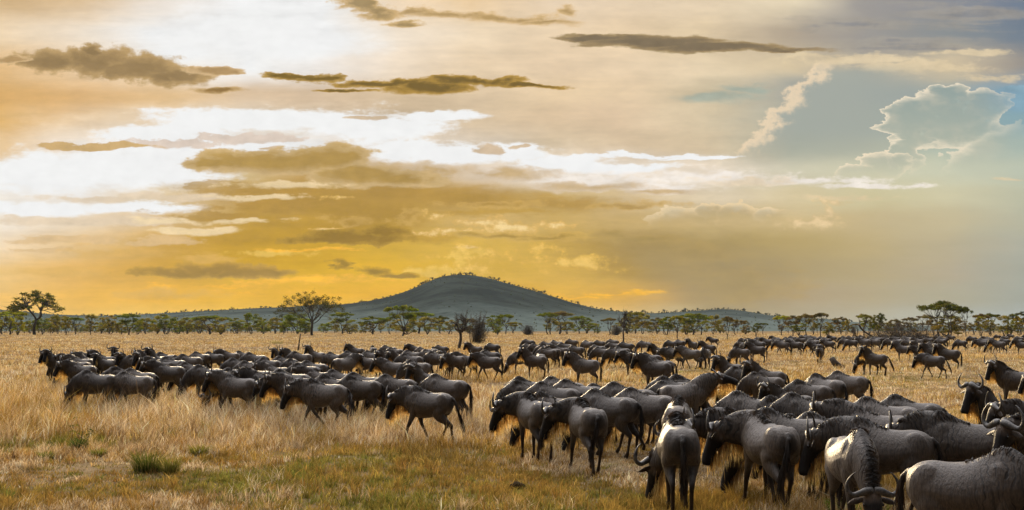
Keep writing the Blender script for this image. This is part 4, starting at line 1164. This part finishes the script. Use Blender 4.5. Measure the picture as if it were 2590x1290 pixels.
# single plants, stumps, post ------------------------------------------------
def tussock(px, py, w, h, n, label, col, seed, name='grass_tussock', cat='grass tussock'):
    rs = np.random.default_rng(seed); p_ = ground(px, py)
    a = rs.uniform(0, 2*math.pi, n); r_ = w * .35 * rs.random(n) ** .5
    root = np.stack([np.cos(a) * r_, np.sin(a) * r_, np.full(n, -.03)], 1); hh = h * rs.uniform(.3, 1.15, n)
    ln = np.stack([np.cos(a), np.sin(a)], 1) * rs.uniform(.1, 1.0, (n, 1)) * (r_ / (w * .35) + .25)[:, None] + rs.normal(size=(n, 2)) * .2
    tip = root + np.concatenate([ln * hh[:, None], hh[:, None]], 1); mid = root + np.concatenate([ln * hh[:, None] * .3, hh[:, None] * .6], 1)
    an = rs.uniform(0, math.pi, n); side = np.stack([np.cos(an), np.sin(an), 0*an], 1)
    c = np.where(rs.random((n, 1)) < .25, np.array([.30, .24, .08]), np.array(col)) * rs.uniform(.5, 1.5, (n, 1))
    V, C = ribbon_arrays(root, tip, mid, np.full(n, .006), c * .6, c * [1.5, 1.35, 1.1], side)
    o = bpy.data.objects.new(name, ribbon_mesh(name, V, C, [M_GRASS])); COL.objects.link(o); o.location = p_
    o['label'] = label; o['category'] = cat; o['group'] = 'green tussocks in the near grass'
tussock(372, 1192, .62, .42, 520, 'largest dark green grass tussock at the lower left', (.075, .10, .016), 1)
tussock(430, 1196, .40, .36, 300, 'narrow green and straw grass tussock right of the largest one', (.15, .15, .03), 2)
tussock(200, 1140, .34, .30, 500, 'small dark green tussock under the leafy sprig', (.045, .09, .02), 3)
tussock(118, 1160, .36, .18, 350, 'low bright green tussock left of the leafy sprig', (.12, .15, .02), 4)
tussock(505, 1150, .5, .24, 400, 'loose yellow-green tussock in the pale grass', (.17, .17, .03), 5)
tussock(250, 1152, .4, .18, 350, 'low yellow-green tussock right of the leafy sprig', (.15, .17, .02), 6)
tussock(2170, 1288, 1.3, .16, 900, 'bright green low grass beneath the wildebeest grazing towards the camera', (.08, .18, .01), 7)
tussock(700, 870, 3.0, .9, 260, 'yellow-green weed standing in the distant pale grass', (.20, .20, .03), 8, 'weed_plant', 'plant')
def sprig():
    rs = np.random.default_rng(5); b = MB(); cl = []
    for k_ in range(7):
        e = np.array([rs.normal() * .18, rs.normal() * .1, rs.uniform(.3, .75)]); limb(b, (rs.normal() * .04, 0, 0), e, .008, .003, rs, .1, 4, 4); cl += [tuple(e * f) for f in (.5, .75, 1)]
    g_ = ground(204, 1138); o = bpy.data.objects.new('leafy_sprig', None); COL.objects.link(o); o.location = g_
    c_ = bpy.data.objects.new('stem', b.mesh('stem', [M_BARK])); COL.objects.link(c_); c_.parent = o
    V, F, C = leaf_cloud(cl, [(.07, .07, .06)] * len(cl), 130, .022, (.05, .075, .02), rs); q = MB(); q.add(V, F, C)
    c_ = bpy.data.objects.new('leaves', q.mesh('leaves', [M_LEAF], False)); COL.objects.link(c_); c_.parent = o
    o['label'] = 'small leafy sprig with thin upright stems at the lower left'; o['category'] = 'plant'
sprig()
def wood(name, px, py, path, rad, label, cat):
    b = MB(); b.tube(path, rad, 9); rs = np.random.default_rng(3)
    b.v[0] = b.v[0] + rs.normal(size=b.v[0].shape) * rad[0] * .10
    o = bpy.data.objects.new(name, b.mesh(name, [M_BARK])); COL.objects.link(o); o.location = ground(px, py); o['label'] = label; o['category'] = cat
wood('dead_post', 754, 886, [(0, 0, 0), (.10, 0, .6), (.16, 0, 1.3), (.28, 0, 2.05)], [.10, .09, .08, .07], 'thin leaning dead trunk standing upright behind the left herd', 'dead trunk')
wood('tree_stump', 2111, 930, [(.5, 0, -.1), (.1, 0, .25), (-.22, 0, .66)], [.22, .24, .20], 'short dark broken stump tilted in the open grass right of centre', 'stump')
b = MB(); b.ellipsoid((0, 0, .04), (.10, .08, .07), nu=12, nv=8); b.ellipsoid((.08, .03, .03), (.06, .05, .05), nu=10, nv=6); b.ellipsoid((-.09, .02, .025), (.06, .06, .045), nu=10, nv=6)
b.v = [v_ + np.random.default_rng(2).normal(size=v_.shape) * .006 for v_ in b.v]
o = bpy.data.objects.new('dung_heap', b.mesh('dung_heap', [plain_material('dung', (.05, .036, .02), 1.0, 0.0)])); COL.objects.link(o); o.location = ground(1307, 1236); o['label'] = 'dark dung heap in the grass at the bottom centre'; o['category'] = 'dung heap'
b = MB(); b.ellipsoid((0, 0, .03), (.08, .05, .045)); b.ellipsoid((.09, .02, .03), (.05, .03, .03)); o = bpy.data.objects.new('bone', b.mesh('bone', [plain_material('bone', (.62, .56, .46), .6)])); COL.objects.link(o); o.location = ground(1645, 1222)
o['label'] = 'small bleached bone in the grass beside the grazing wildebeest nose'; o['category'] = 'bone'

# ------------------------------------------------------------------ the herd
# px, back-top py, heading (0 right, 90 away, 180 left, 270 to camera), pose, yaw, gait, tail, scale, label
A = []
def a(px, yt, h, pose='graze', yaw=0, gait='stand', tail='hang', sc_=None, label=None): A.append([px, yt, h, pose, yaw, gait, tail, sc_, label])
# left herd
a(150, 898, 200, 'alert', 0, label='dark wildebeest at the very left end of the herd, head up with golden beard')
a(209, 915, 194, 'level', 0, label='dark wildebeest with bright golden beard standing over the two left grazers')
a(250, 935, 180, 'graze', 0, 'rest', label='grey wildebeest grazing at the left front, its left neighbour bearded and upright')
a(343, 939, 178, 'graze', 0, 'walk', 'swing', label='grey grazing wildebeest right of the left front grazer, nose in pale grass')
a(318, 926, 178, 'graze', label='half-hidden wildebeest back showing between the two left front grazers')
a(356, 931, 165, 'graze'); a(429, 916, 182, 'level', 0, 'walk', label='big dark wildebeest with level head and golden beard behind the second front grazer')
a(489, 915, 168, 'graze'); a(528, 922, 172, 'graze'); a(270, 902, 212, 'alert', 25); a(336, 901, 204, 'alert', 25); a(388, 901, 214, 'alert', 0)
a(402, 894, 232, 'high', 0); a(300, 891, 255, 'high', 0, label='dark wildebeest facing the camera with curved horns above the left herd backs')
a(146, 893, 214, 'alert', 25); a(170, 894, 192, 'graze'); a(188, 898, 190, 'level'); a(208, 900, 186, 'level'); a(228, 899, 190, 'alert'); a(199, 907, 176, 'graze')
a(268, 894, 200, 'alert'); a(350, 898, 186, 'graze'); a(424, 890, 170, 'graze'); a(440, 902, 156, 'graze'); a(455, 899, 118, 'graze'); a(482, 895, 178, 'graze')
a(510, 889, 146, 'graze'); a(543, 889, 164, 'graze'); a(583, 886, 195, 'level'); a(618, 887, 178, 'graze'); a(611, 905, 178, 'graze', 0, 'rest'); a(606, 930, 168, 'graze')
a(604, 944, 162, 'level', 0, 'walk', label='large dark wildebeest with beard, rump half turned to us, left of the curled-tail one')
a(588, 938, 196, 'graze', label='wildebeest with only its lowered head showing beneath a dark bearded neighbour'); a(412, 906, 178, 'level'); a(232, 893, 190, 'level'); a(380, 893, 190, 'alert')
# centre-left herd
a(683, 904, 174, 'graze'); a(648, 891, 168, 'graze'); a(714, 888, 218, 'alert', 25); a(750, 889, 192, 'alert', 0); a(724, 900, 178, 'graze'); a(753, 907, 174, 'graze'); a(774, 917, 170, 'graze')
a(796, 911, 168, 'graze'); a(802, 885, 212, 'high', 25, label='wildebeest with raised horned head right of the thin leaning dead trunk'); a(762, 888, 190, 'graze'); a(848, 890, 150, 'graze')
a(872, 898, 28, 'level', 0, 'stand', label='pale-rumped wildebeest facing right, face to face with another, left of centre')
a(928, 898, 194, 'low'); a(903, 876, 188, 'alert'); a(893, 887, 158, 'graze'); a(945, 874, 102, 'graze'); a(942, 886, 158, 'graze'); a(985, 873, 168, 'graze'); a(1000, 878, 174, 'graze')
a(985, 888, 204, 'level', 25); a(1012, 890, 222, 'level'); a(1040, 893, 184, 'graze'); a(1052, 872, 188, 'level'); a(1043, 885, 178, 'graze'); a(1072, 878, 172, 'graze'); a(1090, 883, 162, 'graze')
a(1099, 877, 100, 'graze'); a(1117, 872, 178, 'graze'); a(1107, 888, 170, 'graze'); a(1133, 888, 236, 'level', 0); a(1152, 893, 226, 'low'); a(1178, 893, 206, 'level', 0, 'walk')
a(1237, 895, 178, 'level', 0, 'walk', label='wildebeest walking left at the right end of the row below the crooked dark tree')
a(1202, 872, 198, 'alert'); a(1247, 867, 168, 'graze'); a(1240, 884, 178, 'graze'); a(995, 909, 184, 'level', 0, 'stand'); a(1056, 909, 176, 'graze')
a(1078, 934, 226, 'alert', 0, label='dark wildebeest with heavy horns staring at the camera behind the lone walker')
a(1003, 946, 178, 'graze', 0, 'stand'); a(1130, 946, 160, 'graze', 0, 'stand', 'hang', label='dark grazing wildebeest, rump to the right, just behind the lone walker')
a(1085, 976, 152, 'low', 0, 'walk', 'out', .98, 'lone wildebeest walking left out front at centre, tail swinging behind, golden beard')
a(820, 957, 174, 'low', 0, 'walk2', 'curl', 1.0, 'dark wildebeest striding left with curled tail and long golden beard')
a(914, 949, 172, 'graze', 0, 'walk', 'swing', label='dark wildebeest directly right of the one with the curled tail'); a(848, 946, 172, 'graze'); a(806, 931, 178, 'level'); a(922, 941, 176, 'graze')
a(762, 951, 166, 'level'); a(728, 948, 192, 'low', 0, label='bearded wildebeest, head lowered, just left of the one with the curled tail')
a(672, 936, 184, 'level', 0, 'walk'); a(737, 933, 170, 'graze'); a(737, 943, 172, 'graze'); a(650, 926, 176, 'graze'); a(700, 920, 184, 'level'); a(866, 934, 174, 'graze'); a(640, 912, 172, 'graze')
# middle far herd
for q in [(1337,857,174),(1340,868,190),(1360,868,186),(1380,872,178),(1382,863,180),(1408,860,176),(1447,857,178),(1430,866,182),(1458,873,176),(1487,860,150),(1517,860,188),(1550,857,178),
          (1552,865,180),(1513,871,178),(1522,877,178),(1572,876,180),(1584,864,184),(1630,861,174),(1697,860,178),(1720,858,150),(1704,876,178),(1385,878,180)]:
    a(*q, pose='graze')
a(1418, 874, 184, 'level'); a(1558, 878, 176, 'graze', 0, 'walk', label='grazing wildebeest at the front of the far row above the open strip, centre right')
a(1665, 875, 216, 'alert'); a(1750, 861, 226, 'alert', label='far wildebeest with spread horns looking at us left of a similar one'); a(1791, 868, 200, 'alert', 25, label='far wildebeest with raised horned head and pale rump near the far walkers')
a(1804, 853, 178, 'level'); a(1700, 879, 188, 'low', 0, 'walk'); a(1746, 878, 176, 'level', 0, 'walk2', 'out'); a(1782, 877, 252, 'graze'); a(1620, 893, 214, 'level', 25); a(1602, 890, 200, 'level')
a(1645, 891, 178, 'graze'); a(1668, 903, 184, 'level')
a(1658, 906, 194, 'alert', 0, 'stand', 'hang', 1.05, 'large dark wildebeest, head up with pale horns, alone right of centre facing left')
a(1480, 901, 188, 'alert', 0, 'stand', 'hang', 1.04, 'brown wildebeest standing side-on with head up in the open strip at centre right')
a(1354, 893, 186, 'high', 0, 'stand', 'hang', 1.0, 'wildebeest with head held highest, at the left end of the open strip')
a(1318, 890, 190, 'graze', label='grazing wildebeest half hidden left of the one with the highest head'); a(1367, 889, 98, 'graze', label='small pale-rumped wildebeest seen from behind in the open strip'); a(1395, 876, 186, 'graze')
a(1846, 911, 222, 'alert', 0, 'stand', 'hang', 1.02, 'dark wildebeest with very wide horns looking left over the near right herd')
# near right herd, back
a(1940, 927, 196, 'alert', 25, 'stand', 'hang', 1.02, 'dark wildebeest with high curved horns and dark mane, second from the wide-horned one')
a(1932, 941, 186, 'graze'); a(1878, 926, 198, 'graze', 25)
a(2000, 985, 190, 'alert', 25, 'stand', 'hang', .88, 'young brown wildebeest with upright horns and ears peering over the backs')
a(2045, 960, 176, 'graze', label='wildebeest with thick black mane across its back, right of the young brown one'); a(2085, 945, 142, 'graze', label='pale blue-grey wildebeest with black hump patch, rump to the right')
a(2142, 938, 164, 'graze', 0, 'walk', 'hang', 1.0, 'grazing wildebeest with long black tail at the open grass edge, right of the pale one')
a(2045, 993, 176, 'graze', label='reddish-brown wildebeest back just below the one with the thick black mane'); a(1905, 989, 178, 'graze', label='long dark wildebeest back under the golden-bearded raised chin')
a(1727, 958, 4, 'reach', 0, 'stand', 'hang', 1.0, 'striped-necked wildebeest stretching its golden-bearded chin to the right over a neighbour')
a(1703, 963, 168, 'graze', label='grey wildebeest with a black crest left of the striped stretched neck'); a(1708, 951, 176, 'graze'); a(1742, 947, 174, 'graze')
a(1987, 1001, 176, 'graze', label='dark grey back in the middle of the near right herd, behind a paler one'); a(1992, 1031, 176, 'graze', label='grey back immediately behind the big hunched wildebeest'); a(2035, 1046, 186, 'graze', 0, 'stand', 'hang', .88, label='wildebeest with black mane between the hunched one and the horned bearded one')
a(1940, 1042, 114, 'low', 50, 'walk', 'swing', 1.05, 'big hunched wildebeest with tall hump and curled horns, rump to us, walking away left')
a(1886, 1030, 196, 'low', 0, label='horned head and dark face showing left of the big hunched wildebeest')
a(1714, 1046, 98, 'graze', 28, 'stand', 'hang', 1.05, 'wildebeest seen from behind grazing with its head and horn turned left, bottom centre right')
a(1712, 1003, 84, 'graze', 15, 'stand', 'hang', 1.02, 'pale-backed wildebeest seen from behind, directly beyond the grazing rear-view one')
a(1340, 952, 172, 'graze', label='farthest back at the left end of the near right herd'); a(1337, 961, 192, 'graze', 0, label='dark-necked wildebeest grazing at the left tip of the near right herd')
a(1424, 952, 164, 'graze', label='brown-grey wildebeest back with smooth hump, second back row of the near right herd'); a(1464, 959, 158, 'graze'); a(1404, 965, 168, 'graze', label='long grey wildebeest back behind the two rear-view animals')
a(1352, 993, 110, 'low', 50, 'stand', 'swing', 1.0, 'leftmost rear-view wildebeest of the near right herd, horns and ear out to the left'); a(1402, 990, 168, 'graze', label='grey-brown wildebeest between the two rear-view ones with horns to the left')
a(1483, 1008, 113, 'low', 50, 'walk', 'swing', 1.0, 'rear-view wildebeest with big curved horns turned left and long swinging black tail')
a(1532, 970, 170, 'graze'); a(1589, 966, 172, 'graze', label='wildebeest back with long loose black mane in the rear row'); a(1541, 984, 156, 'graze', 0, 'stand', 'hang', 1.03, 'silvery-grey grazing wildebeest with black tuft on its hump, tail to the right')
a(1634, 980, 170, 'graze', 0, 'walk', 'hang', 1.03, 'broad smooth grey wildebeest grazing right of the silvery one')
a(2236, 1004, 172, 'graze', label='grey wildebeest back, left of the two backs bordering the open grass'); a(2302, 998, 170, 'graze', label='grey-brown wildebeest back farthest right bordering the open grass'); a(2209, 1024, 176, 'level', label='long grey wildebeest back with striped neck and upright ear')
a(2231, 1055, 172, 'low', 0, 'walk', 'hang', 1.05, 'warm brown bearded wildebeest with head lowered left, behind the front-facing grazer')
a(2150, 1077, 288, 'graze', 0, 'stand', 'hang', 1.02, 'wildebeest grazing straight towards the camera with black mane and spread horns')
a(2436, 1041, 178, 'low', 0, 'stand', 'hang', 1.08, 'large dark grey wildebeest with one horn up and black mane, facing left')
a(2530, 1004, 228, 'high', 0, 'stand', 'hang', .98, 'wildebeest facing the camera with pale beard, wide horns and ears, upper right')
a(2566, 927, 194, 'alert', 25, 'stand', 'hang', 1.05, 'wildebeest with pale beard standing in the open grass near the right edge')
a(2640, 1022, 208, 'level', 0, 'stand', 'hang', 1.0, 'dark head with curved horns between two front-facing wildebeest at the right edge')
a(2662, 1060, 232, 'level', 0, 'stand', 'hang', 1.05, 'nearest head at the right edge, heavy pale horns facing the camera')
a(2446, 1128, 350, 'graze', 0, 'stand', 'hang', 1.05, 'largest and nearest wildebeest at the lower right corner, facing right, grazing')
a(2665, 950, 196, 'level'); a(2100, 1042, 178, 'graze'); a(2130, 1020, 178, 'graze')
a(2213, 889, 190, 'high', 25, 'stand', 'out', 1.02, 'wildebeest with raised horns and long black tail standing over a grazer, right middle distance')
a(2196, 889, 204, 'graze', label='grazing wildebeest head beneath the raised-horned one, right middle distance')
a(2357, 893, 172, 'low', 0, 'walk', 'out', 1.0, 'walking wildebeest with lowered head and tail swung out in the right middle distance')
a(2397, 878, 194, 'alert', 25, 'stand', 'hang', 1.04, 'tall dark wildebeest behind the right walker, head up')
a(2356, 875, 200, 'alert'); a(2325, 876, 200, 'level', 0, 'stand', 'hang', .92); a(2282, 870, 196, 'alert', 25, 'stand', 'out')
# far right herd
for q in [(1920,849,178,'graze'),(1917,857,184,'level'),(1876,859,180,'graze'),(1873,877,200,'graze'),(1960,853,178,'graze'),(1964,850,176,'graze'),(1973,855,180,'graze'),(1992,849,178,'graze'),(2004,846,178,'graze'),
          (2024,850,182,'graze'),(2030,844,178,'graze'),(2040,843,176,'graze'),(2053,845,180,'graze'),(2060,848,184,'graze'),(2045,850,180,'graze'),(2056,854,178,'graze'),(2070,855,176,'graze'),(2010,858,180,'level'),
          (2103,845,180,'graze'),(2137,852,175,'graze'),(2135,846,180,'graze'),(2178,844,180,'graze'),(2171,847,184,'graze'),(2205,845,178,'graze'),(2210,852,182,'graze'),(2235,842,180,'graze'),(2242,849,186,'graze'),(2250,853,190,'graze'),
          (2268,842,180,'graze'),(2265,847,178,'graze'),(2266,853,200,'level'),(2292,847,178,'graze'),(2297,854,172,'graze'),(2305,844,176,'graze'),(2325,846,182,'graze'),(2334,842,178,'graze'),(2320,852,190,'level'),(2347,850,180,'graze'),
          (2370,845,176,'graze'),(2384,848,184,'graze'),(2330,861,182,'level'),(2360,861,170,'graze'),(2485,851,184,'graze'),(2501,848,180,'graze'),(2521,843,176,'graze'),(2555,842,186,'low'),(2576,847,190,'graze'),(2088,850,176,'graze'),
          (2150,846,182,'graze'),(2220,848,176,'graze'),(2280,845,190,'graze'),(2310,850,178,'graze'),(2540,846,182,'graze'),(2592,843,178,'graze'),(1900,852,182,'graze'),(1890,866,178,'graze')]:
    a(*q)
a(1914, 871, 188, 'alert', 0, 'stand', 'hang', 1.0, 'dark wildebeest with small golden beard at the left end of the far right herd'); a(1979, 858, 180, 'low', 0, 'walk', 'hang', 1.0, 'far wildebeest walking left with a bright golden beard, front of the far right herd')
a(2024, 866, 200, 'alert', 25, 'walk', 'hang', .85); a(2062, 863, 196, 'level', 0, 'walk'); a(2070, 874, 262, 'low', 0, 'walk', 'hang', .98, 'narrow far wildebeest walking straight towards the camera'); a(2095, 857, 178, 'level', 0, 'walk'); a(2185, 852, 174, 'level', 0, 'walk')
a(2482, 855, 182, 'low', 0, 'stand', 'hang', 1.0, 'wildebeest with bright golden beard standing right of the fallen brush'); a(2524, 857, 178, 'level', 0, 'walk', 'hang', 1.0, 'slim wildebeest walking behind the golden-bearded one right of the brush'); a(2582, 859, 194, 'alert')

re_ = random.Random(8)
for k_ in range(26): a(1885 + k_ * 27.5 + re_.uniform(-9, 9), re_.choice([845, 847, 849, 852, 855]) + re_.uniform(-1, 1), re_.uniform(168, 196), re_.choice(['graze', 'graze', 'graze', 'level']))
ra = random.Random(3)
dirw = lambda h: ['right', 'away right', 'away', 'away left', 'left', 'left towards us', 'towards us', 'right towards us'][int(((h % 360) + 22.5) // 45) % 8]
posew = {'graze': 'grazing', 'high': 'alert', 'alert': 'upright', 'level': 'standing', 'low': 'stooping', 'reach': 'reaching'}
def cluster(px, yt):
    if px < 640: return 'left herd'
    if px < 960: return 'centre-left herd'
    if px < 1290: return 'centre herd'
    if yt < 909 and px < 1835: return 'middle far herd'
    if yt < 900: return 'far right herd'
    return 'near right herd'
cl = {}
for r_ in A: cl.setdefault(cluster(r_[0], r_[1]), []).append(r_)
for cn, L_ in cl.items():
    L_.sort(key=lambda q: q[1]); nr = 3 if len(L_) < 42 else (4 if len(L_) < 64 else 5)
    rn = {3: ['back', 'middle', 'front'], 4: ['rearmost', 'back', 'middle', 'front'], 5: ['farthest', 'rear', 'central', 'near', 'front']}[nr]
    for i in range(nr):
        row_ = sorted(L_[len(L_) * i // nr: len(L_) * (i + 1) // nr], key=lambda q: q[0])
        for j, r_ in enumerate(row_):
            pos = 'leftmost' if j == 0 else ('rightmost' if j == len(row_) - 1 else (ORD + ['sixteenth ', 'seventeenth ', 'eighteenth ', 'nineteenth ', 'twentieth ', 'twenty-first ', 'twenty-second ', 'twenty-third ', 'twenty-fourth ', 'twenty-fifth ', 'twenty-sixth '])[j] + 'from left')
            lab = f"{posew[r_[3]]} wildebeest facing {dirw(r_[2])}, {pos} in {rn[i]} row of {cn}"
            r_.append(cn)
            if r_[8] is None: r_[8] = lab
for px, yt, h, pose, yaw, gait, tail, s_, label, cn in A:
    s_ = s_ or ra.uniform(.94, 1.05)
    if px > 1830 and yt < 864: yt += 3.0; s_ *= 1.1
    elif px > 1290 and yt < 882: s_ *= 1.06
    d_ = FPX * (CAM_H - 1.325 * s_) / (yt - 832)
    u_ = (px - 1295) / FPX
    far_ = d_ > 104
    hd_ = h - math.degrees(math.atan(u_)) + (ra.uniform(-5, 5))
    near = d_ < 45
    sd_ = ra.randrange(3) if near else 0
    if far_: 
        yaw = 0; gait = 'walk' if gait != 'stand' else 'stand'; tail = 'out' if tail == 'out' else 'hang'
        if pose == 'high': pose = 'alert'
    elif not near: gait = {'rest': 'stand', 'walk2': 'walk'}.get(gait, gait); tail = {'swing': 'hang'}.get(tail, tail)
    if yaw == 0 and near and pose in ('graze', 'level', 'alert'): yaw = ra.choice([0, 0, 15, -15])
    # heads turned to the viewer's left: positive yaw turns left of the animal
    place_animal((u_ * d_, d_, 0), R(hd_), label, 'wildebeest of the ' + cn, s_, pose=pose, yaw=yaw, gait=gait, tail=tail, seed=sd_, far=far_)
print('animals', len(A), 'variants', len(VARIANTS))

# ------------------------------------------------------------------ haze
m, t, out = material('haze')
pv = t.nodes.new('ShaderNodeVolumePrincipled')
pv.inputs['Color'].default_value = (0.72, 0.88, 1.0, 1); pv.inputs['Density'].default_value = 0.00002; pv.inputs['Anisotropy'].default_value = 0.2
t.links.new(pv.outputs[0], out.inputs['Volume'])
b_ = [(-3600, -400, -2), (3600, -400, -2), (3600, 3500, -2), (-3600, 3500, -2)]
V = b_ + [(x, y, 135) for x, y, z in b_]
me = bpy.data.meshes.new('haze'); me.from_pydata(V, [], [(3,2,1,0),(4,5,6,7),(0,1,5,4),(1,2,6,5),(2,3,7,6),(3,0,4,7)]); me.materials.append(m)
struct('haze', me, 'thin warm haze over the plain', 'stuff')
